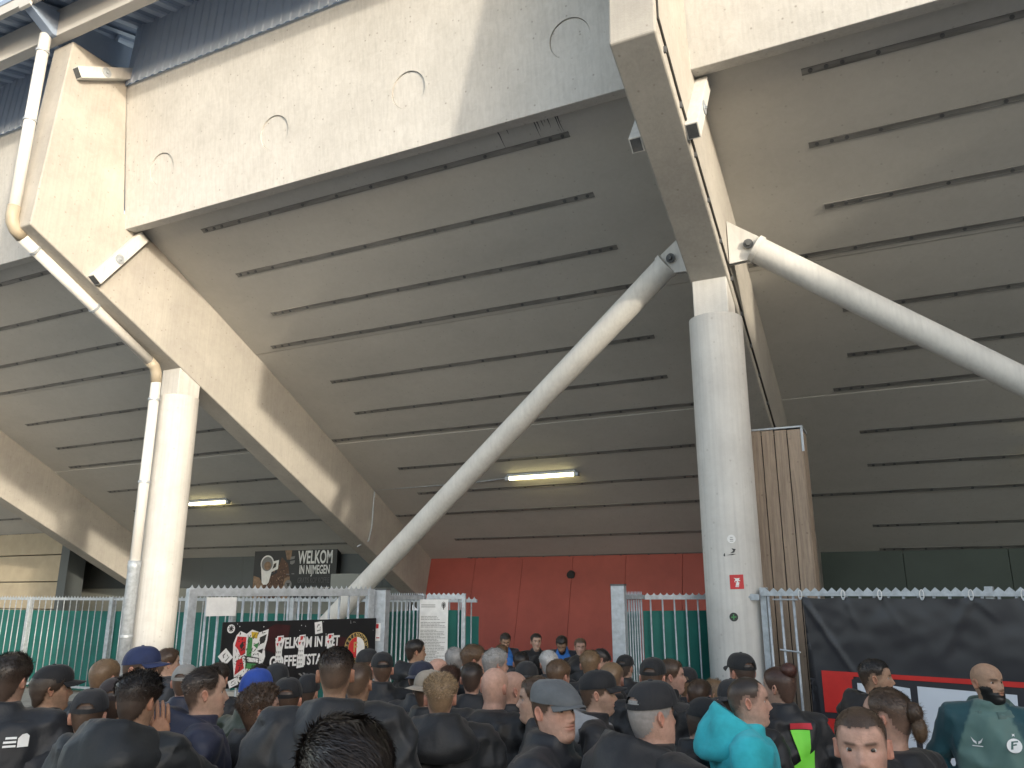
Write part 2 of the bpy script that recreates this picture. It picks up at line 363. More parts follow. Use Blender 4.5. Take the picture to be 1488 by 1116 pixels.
# cables clipped along the lower edge of the raker sides
for x in (XF[3],):
    for dz in (.10, .135):
        pts = [(x+HW+.012, y, z+dz) for y, z in [(6.9,11.0),(6.88,9.2),(6.88,7.82),(7.6,7.40),(8.8,6.80),(10.1,6.17),(12.6,4.93),(15.4,3.55)]]
        q = MB(); q.tube(pts, .011, 6); S(q, 'clipped_cable', 'cable')
    for t in range(14):
        q = MB(); y = 7.1+t*.6; z = 7.73+(y-6.8)*(6.13-7.73)/3.3 if y < 10.1 else 6.13+(y-10.1)*(3.47-6.13)/5.4
        q.box(x+HW, x+HW+.028, y-.015, y+.015, z+.085, z+.155); S(q, 'cable_clip', 'galv_dark')
x = XF[2]
q = MB(); q.tube([(x+HW+.02,16.05,4.62),(x+HW+.02,16.0,3.75),(x+HW+.02,15.9,3.42),(x+.05,15.75,3.28)], .018, 8); q.tube([(x+HW+.02,16.05,4.66),(-9.0,16.0,4.66),(-7.9,15.9,4.70)], .015, 8); S(q, 'conduit', 'galv')
# back walls under the stand
def panel_wall(x0, x1, yb, yt, z0, z1, m, name, step):
    x = x0
    while x < x1-.01:
        xe = min(x+step, x1)
        s = MB(); s.add([(x+.004,yb,z0),(xe-.004,yb,z0),(xe-.004,yt,z1),(x+.004,yt,z1),(x+.004,yb+.08,z0),(xe-.004,yb+.08,z0),(xe-.004,yt+.08,z1),(x+.004,yt+.08,z1)],
            [(0,1,2,3),(7,6,5,4),(0,4,5,1),(1,5,6,2),(2,6,7,3),(3,7,4,0)])
        S(s, name, m, bevel=.004); x = xe
panel_wall(-11.63, -2.0, 18.0, 18.86, 0, 3.35, 'red_wall', 'red_wall_panel', 1.38)
panel_wall(-1.98, 18, 18.86, 18.86, 0, 3.35, 'green_wall', 'green_wall_panel', 1.9)
panel_wall(-31.7, -12.13, 18.5, 18.5, 2.36, 4.0, 'grey_wall', 'grey_wall_panel', 1.7)
panel_wall(-31.7, -12.13, 18.44, 18.44, 0, 2.35, 'pale_wall', 'pale_wall_panel', 3.1)
s = MB(); s.box(-31.7,-12.13,18.58,18.7,0,4.2); s.box(-12.13,18,18.96,19.1,0,3.6); S(s, 'wall_core', 'joint')
s = MB(); s.box(-19.5,-14.8,18.30,18.48,3.80,3.86); S(s, 'wall_trim', 'white_steel', bevel=.005)
s = MB(); s.tube([(-7.5,18.62,2.62),(-7.5,18.70,2.66)], .1, 16); S(s, 'round_vent', 'joint')
s = MB()
for k in range(5): s.box(-31.0, -24.3, 17.0, 17.4, .02+k*.85, .84+k*.85)
S(s, 'block_wall', 'block', bevel=.008)
s = MB(); s.box(-24.3,-23.9,16.9,17.5,0,3.9); S(s, 'wall_jamb', 'grey_wall')
s = MB(); s.box(-11.1,-10.35,13.9,14.4,0,2.6); S(s, 'cabinet', 'pale_wall', bevel=.02)
# plank boxing beside the middle column
bx = empty('plank_boxing', (-1.35, 10.6, 0)); tag(bx, 'tall weathered timber plank boxing right beside the pale round column', 'boxing')
xs = [-1.70, -1.545, -1.385, -1.225, -1.05]
for k in range(4):
    q = MB(); q.box(xs[k]+.006+1.35, xs[k+1]-.006+1.35, -.012+rnd.uniform(0,.006), .015, .0, 4.26-.006*k); q.build('plank', 'wood', bx, bevel=.004)
for k, (ya, yb) in enumerate([(.02,.17),(.18,.34),(.35,.50)]):
    q = MB(); q.box(.285, .31, ya, yb, 0, 4.25); q.build('plank', 'wood', bx, bevel=.004)
q = MB(); q.box(-.34,.28,.022,.49,0,4.2); q.build('dark_core', 'joint', bx)
q = MB(); q.box(-.36,.325,-.02,.5,4.262,4.285); q.bar((.31,-.016,4.26),(.31,-.016,3.95),.03,.008,up=(0,1,0)); q.build('cap_plate', 'galv', bx, bevel=.003)

# ------------------------------------------------------------------ drainpipe
dp = empty('drainpipe', (-11.95, 9.6, 0)); tag(dp, 'white drainpipe bent along the left sunlit beam and down its column', 'drainpipe')
def D(mb, name, m, **k):
    o = mb.build(name, m, dp, **k); o.matrix_parent_inverse = Matrix.Translation((11.95, -9.6, 0)); return o
px = -11.98
q = MB(); q.tube([(px,6.74,11.22),(px,6.72,8.05)], .088, 24); D(q, 'upper_pipe', 'white_pvc', smooth=True)
q = MB(); q.tube([(px,6.72,8.07),(px,6.715,7.92),(px,6.735,7.80),(px,6.80,7.70),(px,6.92,7.62)], .096, 24); D(q, 'bend', 'beige_pvc', smooth=True)
q = MB(); q.tube([(px,6.90,7.63),(px,9.52,6.27)], .088, 24); D(q, 'sloping_pipe', 'white_pvc', smooth=True)
q = MB(); q.tube([(px,9.50,6.28),(px,9.62,6.21),(px,9.68,6.10),(px,9.70,5.92)], .096, 24); D(q, 'bend', 'beige_pvc', smooth=True)
q = MB(); q.tube([(px,9.70,5.95),(px,9.70,2.72)], .088, 24); D(q, 'lower_pipe', 'white_pvc', smooth=True)
q = MB(); q.tube([(px,9.70,2.74),(px,9.70,2.62),(px,9.70,2.60),(px,9.70,0)], .1, 24, rads=[.108,.108,.1,.1]); D(q, 'steel_base_pipe', 'galv', smooth=True)
for c, d in (((px,6.73,9.6),(0,0,1)),((px,6.735,10.9),(0,0,1)),((px,7.15,7.5),(0,.887,-.46)),((px,8.3,6.903),(0,.887,-.46)),((px,9.70,5.6),(0,0,1)),((px,9.70,4.1),(0,0,1)),((px,9.70,1.5),(0,0,1))):
    c = Vector(c); d = Vector(d); q = MB(); q.tube([c-d*.02, c+d*.02], .1045 if c.z > 2.6 else .115, 24); D(q, 'pipe_clip', 'galv', auto=30)

# ------------------------------------------------------------------ tube lamps under the ceiling
def lamp(x0, x1, y, label):
    z = cz(y)-.05
    t = empty('tube_lamp', ((x0+x1)/2, y, z)); tag(t, label, 'lamp', 'tube lamps under the stand'); L = x1-x0
    q = MB(); q.box(-L/2, L/2, -.06, .06, .0, .06); q.build('housing', 'galv', t, bevel=.01)
    q = MB(); q.tube([(-L/2+.06,-.02,-.03),(L/2-.06,-.02,-.03)], .045, 12); q.build('tube', 'tube', t, smooth=True)
    for s_ in (-1, 1):
        q = MB(); q.box(s_*L/2-.05, s_*L/2+.05, -.06, .06, -.08, .01); q.build('end_cap', 'galv', t, bevel=.01)
lamp(-7.85, -6.2, 15.85, 'lit tube lamp on the ceiling above the red wall')
lamp(-17.85, -16.4, 16.0, 'lit tube lamp on the ceiling left of the coffee billboard')
lamp(2.15, 3.6, 15.85, 'lit tube lamp at the right edge under the dark ceiling')

# ------------------------------------------------------------------ unseen buildings added on the sun side to shade the crowd
def block(name, label, x0, x1, y0, y1, h):
    t = empty(name, ((x0+x1)/2, (y0+y1)/2, 0)); tag(t, label, 'building'); a, b = (x1-x0)/2, (y1-y0)/2
    q = MB(); q.box(-a, a, -b, b, 0, h); q.build('wall', 'brick', t)
    q = MB(); q.box(-a-.2, a+.2, -b-.2, b+.2, h, h+.25); q.build('roof', 'grey_wall', t)
    n = int(b/1.5)
    for k in range(n):
        for zz in range(int(h//3)):
            y = -b+1.2+k*3.0
            q = MB(); q.box(-a-.03, -a+.1, y-.6, y+.6, 1+zz*3, 2.4+zz*3); q.build('window', 'glass', t)
block('added_shade_building', 'tall brown brick building added out of view to shade the crowd at right', 18.5, 30, -5.4, 14, 9.6)  # added occluder, never in view; keeps sun off the middle column and crowd
block('low_added_shade_building', 'low brown brick building added out of view to shade the crowd at left', 18.5, 30, -30, -5.8, 6.95)  # added occluder, never in view; shades gate and left crowd, left column stays lit

# ------------------------------------------------------------------ fences and gates
def teeth(q, a, b, z, pitch, h, curved=False):
    a = Vector(a); b = Vector(b); L = (b-a).length; d = (b-a)/L; n = max(1, int(L/pitch)); nr = Vector((-d.y, d.x, 0))*.003
    for i in range(n):
        c = a + d*(i+.5)*L/n; w_ = L/n*.5
        if curved: pts = [(-w_,0),(-w_*.45,h*.22),(-w_*.12,h*.7),(0,h),(w_*.12,h*.7),(w_*.45,h*.22),(w_,0)]
        else: pts = [(-w_,0),(0,h),(w_,0)]
        v1 = [c + d*x + Vector((0,0,z+y)) - nr for x, y in pts]; v2 = [p + nr*2 for p in v1]; k = len(pts)
        q.add(v1+v2, [tuple(range(k)), tuple(range(2*k-1,k-1,-1))] + [(j, j+k, (j+1)%k+k, (j+1)%k) for j in range(k)])
bar_cache = {}
def fence(name, label, p0, p1, ztop, pitch, cat='fence', rail=.05, br=.011, zbot=.1, tooth=(.1,.045,False), posts=(), post_w=.06, fabric=None, bar_h=None, lowrail=True, group=None, post_top=.02, post_y=0.0, toprail=True):
    p0 = Vector((*p0, 0)); p1 = Vector((*p1, 0)); L = (p1-p0).length; ang = math.atan2(p1.y-p0.y, p1.x-p0.x)
    t = empty(name, p0, ang); tag(t, label, cat, group)
    if toprail:
        q = MB(); q.bar((0,0,ztop-rail/2), (L,0,ztop-rail/2), .04, rail)
        if tooth: teeth(q, (0,0,0), (L,0,0), ztop, *tooth)
        q.build('top_rail', 'galv', t, bevel=0)
    if lowrail:
        q = MB(); q.bar((0,0,zbot+.03), (L,0,zbot+.03), .04, .05); q.build('bottom_rail', 'galv', t)
    hb = ztop-rail-zbot
    key = (round(hb,3), br)
    if key not in bar_cache:
        q = MB(); q.tube([(0,0,0),(0,0,hb)], br, 8); bar_cache[key] = q.mesh('bar', 'galv', True)
    n = int(round(L/pitch))
    for i in range(n):
        x = (i+.5)*L/n
        link('bar', bar_cache[key], t, (x, 0, zbot))
    for x in posts:
        q = MB(); q.box(x-post_w/2, x+post_w/2, -post_w/2+.004+post_y, post_w/2+.012+post_y, 0, ztop+post_top); q.build('post', 'galv', t, bevel=.005)
    if fabric:
        z0, z1, off = fabric; q = MB(); nx, nz = max(6, int(L/.25)), 8
        vs = [(i*L/nx, off + .012*noise.noise((i*.9+p0.x, j*.5, p0.y)) , z0+(z1-z0)*j/nz) for j in range(nz+1) for i in range(nx+1)]
        q.add(vs, [(j*(nx+1)+i, j*(nx+1)+i+1, (j+1)*(nx+1)+i+1, (j+1)*(nx+1)+i) for j in range(nz) for i in range(nx)])
        q.build('windbreak', 'fabric', t, smooth=True)
    return t
fence('bar_fence', 'long galvanised bar fence with green windbreak behind the left column', (-23.5,12.9), (-7.0,12.9), 2.09, .225, rail=.05, br=.012, tooth=(.11,.05,True), posts=[1.2,4.05,7.0,10.7,12.3,14.2], post_w=.1, fabric=(.05,1.80,.08))
# gate swung open towards the camera with the black welcome board on it
G0, G1 = (-6.36, 5.80), (-5.74, 7.98)
gt = fence('swing_gate', 'tall open galvanised bar gate carrying the black welcome sign', G0, G1, 2.245, .137, 'gate', rail=.075, br=.013, zbot=.12, tooth=(.068,.036,True))
gl = math.hypot(G1[0]-G0[0], G1[1]-G0[1])
for x in (.04, gl-.03):
    q = MB(); q.box(x-.045, x+.045, -.035, .035, .08, 2.243); q.build('stile', 'galv', gt, bevel=.006)
q = MB(); q.box(.18,.50,-.045,-.03,1.98,2.16); o = q.build('paper_sheet', 'white_print', gt)
gp = empty('gate_post', (-5.70, 8.12, 0), math.radians(15)); tag(gp, 'thick galvanised gate post at the right end of the open gate', 'post')
q = MB(); q.box(-.078,.078,-.078,.078,0,2.235); q.build('shaft', 'galv', gp, bevel=.008)
q = MB(); q.box(-.082,.082,-.082,.082,2.236,2.252); q.build('cap', 'galv_dark', gp)
q = MB(); q.box(-.03,.03,-.083,-.0795,1.66,1.86); q.build('sticker', 'white_print', gp)
q = MB(); q.box(-.025,.005,-.086,-.0835,1.80,1.85); q.box(-.02,.02,-.086,-.0835,1.69,1.70); q.build('sticker_print', 'red_print', gp)
fence('entrance_side_fence', 'short bar fence running back from the thick gate post', (-5.70,8.22), (-5.92,9.40), 2.17, .13, tooth=(.07,.035,True), br=.011, posts=[1.17], post_w=.07, fabric=(.05,1.98,.05))
fence('entrance_end_fence', 'short bar fence behind the white house rules board', (-5.88,9.42), (-5.40,9.62), 2.175, .16, tooth=(.06,.03,False), br=.011, posts=[.5], post_w=.055, fabric=(.05,1.98,.05))
nb = empty('notice_board', (-5.75, 9.36, 0), math.radians(23)); tag(nb, 'white notice board of small print right of the gate post', 'notice board')
q = MB(); q.box(-.17,.21,-.012,.0,1.10,2.12); q.build('panel', 'white_print', nb)
q = MB(); z = 1.90
while z > 1.14:
    x = -.15; xe = rnd.uniform(.05,.19)
    while x < xe:
        l = rnd.uniform(.015,.06); q.poly([(x,-.0155,z),(min(x+l,xe),-.0155,z),(min(x+l,xe),-.0155,z+.006),(x,-.0155,z+.006)]); x += l+.006
    z -= .019 if rnd.random() < .85 else .04
for z in (2.02, 2.045):
    q.poly([(-.15,-.0155,z),(.04,-.0155,z),(.04,-.0155,z+.008),(-.15,-.0155,z+.008)])
q.build('small_print', 'grey_print', nb)
q = MB(); n = 24
for r0, r1 in ((.034,.028),(.022,.012)):
    vs = [(.15+r*math.cos(2*math.pi*j/n)*.85, -.0155, 2.05+r*math.sin(2*math.pi*j/n)*1.15) for r in (r0,r1) for j in range(n)]
    q.add(vs, [(j,(j+1)%n,n+(j+1)%n,n+j) for j in range(n)])
q.poly([(.145,-.0155,1.99),(.155,-.0155,1.99),(.158,-.0155,2.06),(.142,-.0155,2.06)]); q.build('emblem', 'dark_print', nb)
# right side of the entrance
gp = empty('gate_post', (-3.06, 9.08, 0), math.radians(8)); tag(gp, 'thick galvanised post standing alone right of the red entrance', 'post')
q = MB(); q.box(-.078,.078,-.078,.078,0,2.285); q.build('shaft', 'galv', gp, bevel=.008)
q = MB(); q.box(-.082,.082,-.082,.082,2.286,2.302); q.build('cap', 'galv_dark', gp)
fence('entrance_side_fence', 'short bar fence running back from the right entrance post', (-3.02,9.18), (-3.00,9.80), 2.18, .09, tooth=(.05,.04,True), br=.011, fabric=(.05,1.99,.04))
fence('entrance_end_fence', 'bar fence with green windbreak between the entrance post and column', (-2.98,9.82), (-2.25,10.45), 2.175, .16, tooth=(.085,.03,True), br=.011, fabric=(.05,1.99,.06))
# fence with the fan banner
F0 = Vector((-1.58, 9.90, 0)); F1 = Vector((3.4, 8.78, 0)); fl = (F1-F0).length
bf = fence('banner_fence', 'galvanised saw-tooth fence right of the column holding the fan banner', F0.xy, F1.xy, 2.215, .145, rail=.045, br=.016, zbot=.1, tooth=(.094,.045,False), posts=[.0, 2.32, 4.6], post_w=.075, post_top=.05, post_y=.055)
q = MB(); q.box(-.2,-.03,-.02,-.012,2.12,2.19); q.tube([(-.14,-.012,2.155),(-.14,-.035,2.155)],.016,6); q.build('wall_bracket', 'galv', bf)
q = MB(); q.tube([(.13,-.02,2.13),(.42,-.02,2.13)],.010,6); q.build('wire_tie', 'galv', bf); q = MB(); q.tube([(.17,-.02,1.58),(.40,-.02,1.56)],.010,6); q.build('wire_tie', 'galv', bf)
# ---- banner
bn = empty('fan_banner', F0, math.atan2(F1.y-F0.y, F1.x-F0.x)); tag(bn, 'black vinyl fan banner with red line and white letters tied to the fence', 'banner')
ties = [.46, .93, 1.31, 1.72, 2.17, 2.62, 3.1, 3.6, 4.1]
def bfold(x, z):
    d = -.035; top = max(0, min(1, (z-1.30)/.3))
    for t in ties: d += .018*top*math.exp(-((x-t)/.08)**2)*max(0,(z-1.95)/.25)
    # tension creases that start at the ties
    for (tx, slope, amp, wd, ln) in ((.46,.62,.030,.030,.95),(.93,.35,.014,.028,.35),(1.31,.55,.010,.035,.35),(2.17,-.55,.013,.05,.6),(2.62,.7,.012,.03,.3),(2.17,.9,.012,.03,.25),(3.6,-.5,.02,.05,.6)):
        dz = 2.17-z
        if 0 < dz < ln: d -= amp*math.exp(-((x-tx-slope*dz)/wd)**2)*min(1,dz/.06)*(1-dz/ln)**.5
    d += top*(.012*noise.noise((x*2.2, z*3, 1.3)) + .008*noise.noise((x*6, z*7, 4.2)))
    return d
def bz_top(x):
    k = max(i for i in range(len(ties)) if ties[i] <= x+1e-6) if x >= ties[0] else 0
    if k+1 < len(ties): u = (x-ties[k])/(ties[k+1]-ties[k]); return 2.165-.022*4*u*(1-u)
    return 2.165
q = MB(); nx, nz = 190, 60; x0b, x1b = .46, 4.9
vs = []
for j in range(nz+1):
    for i in range(nx+1):
        x = x0b+(x1b-x0b)*i/nx; zt = bz_top(x); z = .25+(zt-.25)*j/nz
        xl = x + (.10*(1-j/nz)+0.05*math.sin(j/nz*3.1) if i == 0 else 0)
        vs.append((xl, bfold(x, z), z))
q.add(vs, [(j*(nx+1)+i, j*(nx+1)+i+1, (j+1)*(nx+1)+i+1, (j+1)*(nx+1)+i) for j in range(nz) for i in range(nx)])
q.build('cloth', 'banner_black', bn, smooth=True)
def bpanel(name, m, polys, off):
    q = MB()
    for pts in polys: q.poly([(x, -.035-off, z) for x, z in pts])
    return q.build(name, m, bn)
bpanel('red_band', 'banner_red', [[(.62,.96),(.95,.97),(.95,1.34),(4.8,1.32),(4.8,1.38),(.62,1.385)]], .014)
bpanel('letter_outline', 'banner_black', [[(.93,.5),(4.8,.5),(4.8,1.285),(2.9,1.30),(2.86,1.325),(1.0,1.335),(.93,1.31)]], .017)
L_ = []
L_.append([(.985,.55),(1.16,.55),(1.16,.72),(1.26,.62),(1.26,.55),(1.5,.55),(1.5,1.26),(1.34,1.275),(1.34,1.1),(1.22,1.27),(.985,1.28)])   # letter half hidden by two men
L_.append([(1.55,.42),(2.16,.42),(2.16,.66),(1.94,.66),(1.94,.76),(2.16,.76),(2.16,.98),(1.92,.98),(1.92,1.06),(2.10,1.06),(2.13,1.27),(1.57,1.285)])
L_.append([(2.20,.42),(2.68,.42),(2.68,1.25),(2.56,1.26),(2.52,.66),(2.40,.66),(2.44,1.265),(2.22,1.27)])
L_.append([(2.74,.42),(3.3,.42),(3.3,1.24),(2.76,1.25)])
L_.append([(3.38,.42),(3.9,.42),(3.9,1.22),(3.38,1.235)])
for k, l in enumerate(L_): bpanel('letter', 'banner_white', [l], .020)
bpanel('letter_counter', 'banner_red', [[(1.97,1.005),(2.15,1.005),(2.15,1.035),(1.97,1.035)]], .022)
bpanel('letter_counter', 'green_print', [[(1.97,.69),(2.15,.69),(2.15,.73),(1.97,.73)]], .022)
bpanel('small_letter', 'banner_red', [[(.62,.90),(.72,.90),(.72,.40),(.62,.40)], [(.76,.84),(.80,.84),(.80,.5),(.88,.5),(.88,.84),(.92,.84),(.92,.45),(.76,.45)]], .020)
for t in ties:
    q = MB(); n = 12
    q.tube([(t+.02*math.cos(2*math.pi*j/n), -.045, 2.165+.05*math.sin(2*math.pi*j/n)+.02) for j in range(n+1)], .005, 5, caps=False); q.build('cable_tie', 'white_print', bn)
    q = MB(); q.tube([(t,-.05,2.145),(t,-.043,2.145)],.016,12); q.build('eyelet', 'galv', bn)

# ------------------------------------------------------------------ welcome sign on the gate
ws = empty('welcome_sign', (-6.08, 6.0, 0), math.atan2(G1[1]-G0[1], G1[0]-G0[0])); tag(ws, 'black welcome sign with round crest and stickers on the open gate', 'sign')
ws.location = (-6.205, 6.13, 1.29)
WL, WH = 1.93, .63     # face is local -y; x 0..WL, z 0..WH
q = MB(); q.box(0, WL, -.006, .006, 0, WH); q.build('board', 'black_panel', ws, bevel=.002)
def flat(name, m, polys, y, parent=ws):
    if 1 < len(polys) < 7:
        for pts in polys: flat(name, m, [pts], y, parent)
        return
    q = MB()
    for pts in polys: q.poly([(x, y, z) for x, z in pts])
    return q.build(name, m, parent)
def disc(cx, cz_, r, n=32, sx=1.0): return [(cx+r*sx*math.cos(2*math.pi*j/n), cz_+r*math.sin(2*math.pi*j/n)) for j in range(n)]
def put(me, name, x, z, y, parent=ws, roll=0.0):
    return link(name, me, parent, (x, y, z), (math.pi/2, roll, 0))
flat('tinted_patch', 'maroon_print', [[(.45,.36),(.62,.30),(.75,.42),(.78,.58),(.60,.60),(.47,.54)], [(1.28,.10),(1.45,.24),(1.55,.42),(1.42,.44),(1.30,.28)]], -.0075)
put(text_mesh('WELKOM IN HET', .150, 'white_print', .004, .70), 'lettering', 1.015, .395, -.0085)
put(text_mesh('GOFFERTSTADION!', .150, 'white_print', .004, .72), 'lettering', 1.03, .215, -.0085)
# shield pasted over with stickers
sh = [(.16,.50),(.20,.54),(.27,.51),(.33,.55),(.42,.52),(.52,.55),(.51,.44),(.49,.36),(.50,.28),(.46,.16),(.36,.04),(.28,.02),(.17,.09),(.14,.26),(.13,.42)]
flat('crest', 'white_print', [sh], -.008)
flat('crest_red', 'red_print', [[(.17,.49),(.27,.48),(.27,.32),(.22,.30),(.19,.36),(.15,.40)], [(.18,.26),(.24,.28),(.27,.18),(.17,.12)]], -.0095)
flat('crest_green', 'green_print', [[(.29,.48),(.34,.47),(.34,.24),(.46,.20),(.44,.14),(.28,.18)], [(.35,.40),(.42,.42),(.40,.36)]], -.0095)
flat('crest_yellow', 'yellow_print', [[(.32,.53),(.40,.52),(.39,.46),(.33,.47)]], -.0098)
flat('crest_black', 'dark_print', [[(.42,.47),(.50,.50),(.48,.42),(.43,.40)], [(.27,.30),(.43,.27),(.43,.21),(.28,.23)], [(.22,.10),(.30,.11),(.29,.08),(.23,.07)], [(.20,.40),(.23,.44),(.25,.40),(.22,.36)], [(.40,.34),(.47,.36),(.46,.31)]], -.0100)
flat('crest_ribbon', 'white_print', [[(.29,.285),(.42,.262),(.42,.225),(.30,.242)]], -.0105)
scr = []
for k in range(170):
    x = rnd.uniform(.16,.49); z = rnd.uniform(.07,.52); a = rnd.uniform(0,3.14); l = rnd.uniform(.008,.026)
    scr.append([(x-l*math.cos(a),z-l*math.sin(a)),(x+.004,z-.004),(x+l*math.cos(a),z+l*math.sin(a)),(x-.004,z+.004)])
flat('crest_scribble', 'dark_print', scr, -.0112)
# round crest
cx_, cz_ = 1.66, .315
for r, m, y in ((.165,'gold_print',-.008),(.158,'dark_print',-.009),(.118,'gold_print',-.010)): flat('crest_ring', m, [disc(cx_,cz_,r,40)], y)
hc = [(cx_+.112*math.cos(t), cz_+.112*math.sin(t)) for t in np.linspace(math.pi/2, 3*math.pi/2, 24)]; flat('crest_half', 'red_print', [hc], -.011)
hc = [(cx_+.112*math.cos(t), cz_+.112*math.sin(t)) for t in np.linspace(-math.pi/2, math.pi/2, 24)]; flat('crest_half', 'white_print', [hc], -.011)
put(text_mesh('F', .15, 'gold_print', .003, .8), 'crest_letter', cx_-.02, cz_, -.012)
for k, c in enumerate('FEYENOORD'):
    a = math.radians(168-k*19.5); put(text_mesh(c, .050, 'gold_print', .001), 'crest_letter', cx_+.137*math.cos(a), cz_+.137*math.sin(a), -.011, roll=-(a-math.pi/2))
put(text_mesh('ROTTERDAM', .035, 'gold_print', .0005), 'crest_letter', cx_, cz_-.142, -.011)
# stickers
def sticker(x, z, w_, h_, rot, name='sticker', m='white_print'):
    c, s_ = math.cos(rot), math.sin(rot); P_ = lambda u, v: (x+u*c-v*s_, z+u*s_+v*c)
    flat(name, m, [[P_(-w_,-h_),P_(w_,-h_),P_(w_,h_),P_(-w_,h_)]], -.0135)
    flat('sticker_print', 'grey_print', [[P_(-w_*.5,-h_*.6),P_(w_*.5,-h_*.5),P_(w_*.6,-h_*.35),P_(-w_*.5,-h_*.4)], [P_(-w_*.5,h_*.1),P_(-w_*.2,h_*.6),P_(w_*.5,h_*.5),P_(w_*.2,h_*.35),P_(-w_*.1,h_*.35),P_(-w_*.25,h_*.05)], [P_(w_*.25,-h_*.2),P_(w_*.5,-h_*.2),P_(w_*.5,h_*.2)]], -.0150)
sticker(.055,.30,.055,.062,.75); sticker(1.13,.545,.048,.062,.14); sticker(.16,.05,.05,.035,.35)
for x in (.655, .925, 1.29):
    flat('sticker', 'white_print', [[(x-.03,.475),(x+.045,.48),(x+.05,.40),(x+.035,.33),(x+.045,.15),(x-.045,.14),(x-.035,.33),(x-.05,.42)]], -.0135)
    flat('sticker_print', 'red_print', [[(x-.02,.465),(x+.02,.465),(x+.01,.43),(x-.02,.42)], [(x-.04,.40),(x-.01,.41),(x-.02,.37)]], -.0150)
    flat('sticker_print', 'grey_print', [[(x-.035+.02*(k%3),.32-.045*(k//3)),(x-.022+.02*(k%3),.325-.045*(k//3)),(x-.024+.02*(k%3),.296-.045*(k//3))] for k in range(12)] + [[(x+.02,.46),(x+.04,.47),(x+.035,.44)], [(x+.0,.40),(x+.03,.41),(x+.02,.36)]], -.0152)
flat('sticker', 'white_print', [disc(.09,.565,.042,24)], -.0135)
flat('sticker_print', 'dark_print', [[(.085,.535),(.095,.535),(.095,.595),(.085,.595)], [(.06,.56),(.12,.56),(.12,.57),(.06,.57)], [(.065,.545),(.072,.538),(.115,.585),(.108,.592)], [(.108,.538),(.115,.545),(.072,.592),(.065,.585)]], -.0150)
sp = []
for k in range(26):
    x = rnd.uniform(.05,1.9); z = rnd.choice([rnd.uniform(.56,.61), rnd.uniform(.02,.12), rnd.uniform(.3,.6)]); sp.append(disc(x,z,rnd.uniform(.003,.006),6))
flat('paint_speck', 'white_print', sp, -.0125)
flat('worn_letter', 'grey_print', [[(.91,.085),(.93,.09),(.97,.06),(.95,.055)], [(.96,.09),(.98,.095),(1.01,.065),(.99,.06)], [(1.26,.10),(1.27,.10),(1.25,.05),(1.23,.04)]], -.0126)

# ------------------------------------------------------------------ coffee billboard on the grey wall
cb = empty('coffee_billboard', (-17.45, 18.30, 2.02)); tag(cb, 'dark coffee billboard with white cup hung on the grey wall', 'billboard')
CW, CH = 3.05, 1.47
q = MB(); q.box(0, CW, -.03, .15, 0, CH); q.build('board', 'black_panel', cb, bevel=.006)
F_ = lambda n, m, p, y: flat(n, m, p, y, cb)
F_('photo_print', 'brown_print', [[(.02,.02),(1.25,.02),(1.42,.5),(1.30,1.0),(1.05,1.2),(.9,.75),(.45,.55),(.02,.5)]], -.032)
F_('photo_print', 'tan_print', [[(.02,.02),(.45,.02),(.42,.42),(.25,.62),(.02,.68)], [(1.15,1.42),(1.42,1.42),(1.40,1.12),(1.25,1.12)], [(1.05,.02),(1.42,.02),(1.40,.65),(1.20,.6)]], -.034)
bl = []
for k in range(260):
    x = rnd.uniform(.62,1.35); z = rnd.uniform(.05,1.05)
    if z > 1.9*(x-.25) or rnd.random() < z*.6: continue
    bl.append(disc(x, z, rnd.uniform(.014,.024), 7, .75))
F_('coffee_beans', 'tan_print', bl[::2], -.036); F_('coffee_beans', 'maroon_print', bl[1::2], -.0365)
F_('cup', 'white_print', [[(.28,.98),(.76,.98),(.62,.48),(.55,.42),(.42,.42),(.36,.48)]], -.038)
F_('cup_rim', 'white_print', [disc(.52,1.02,.24,28,1.05)], -.040); F_('cup_inside', 'grey_print', [disc(.52,1.01,.205,28,1.05)], -.042); F_('coffee', 'tan_print', [disc(.54,.96,.12,20,1.1)], -.044)
F_('cup_handle', 'white_print', [[(.74,1.08),(.96,1.12),(.94,.86),(.70,.78),(.72,.86),(.86,.92),(.87,1.04),(.75,1.0)]], -.041)
F_('badge', 'grey_print', [disc(1.36,.42,.13,20)], -.040); F_('badge_mark', 'dark_print', [[(1.29,.46),(1.43,.47),(1.40,.41),(1.42,.36),(1.37,.38),(1.31,.35),(1.33,.41)]], -.042)
F_('small_print', 'grey_print', [[(1.40,1.20),(1.55,1.22),(1.53,1.14),(1.38,1.12)], [(1.38,1.08),(1.56,1.10),(1.54,1.02),(1.46,.98),(1.38,1.0)], [(1.26,.72),(1.38,.72),(1.38,.70),(1.26,.70)], [(1.46,.73),(1.56,.73),(1.56,.71),(1.46,.71)]], -.041)
put(text_mesh('WELKOM', .50, 'white_print', .012, .58), 'lettering', 2.29, 1.16, -.036, cb)
put(text_mesh('IN NIJMEGEN', .34, 'white_print', .006, .55), 'lettering', 2.28, .82, -.036, cb)
put(text_mesh('GRATIS KOP KOFFIE', .21, 'dim_print', .001, .60), 'lettering', 2.26, .53, -.036, cb)
put(text_mesh('Coffee@Work  |  SV NEC', .125, 'white_print', .001, .62), 'lettering', 2.42, .30, -.036, cb)
F_('rule', 'grey_print', [[(1.62,.29),(1.92,.29),(1.92,.30),(1.62,.30)]], -.036)

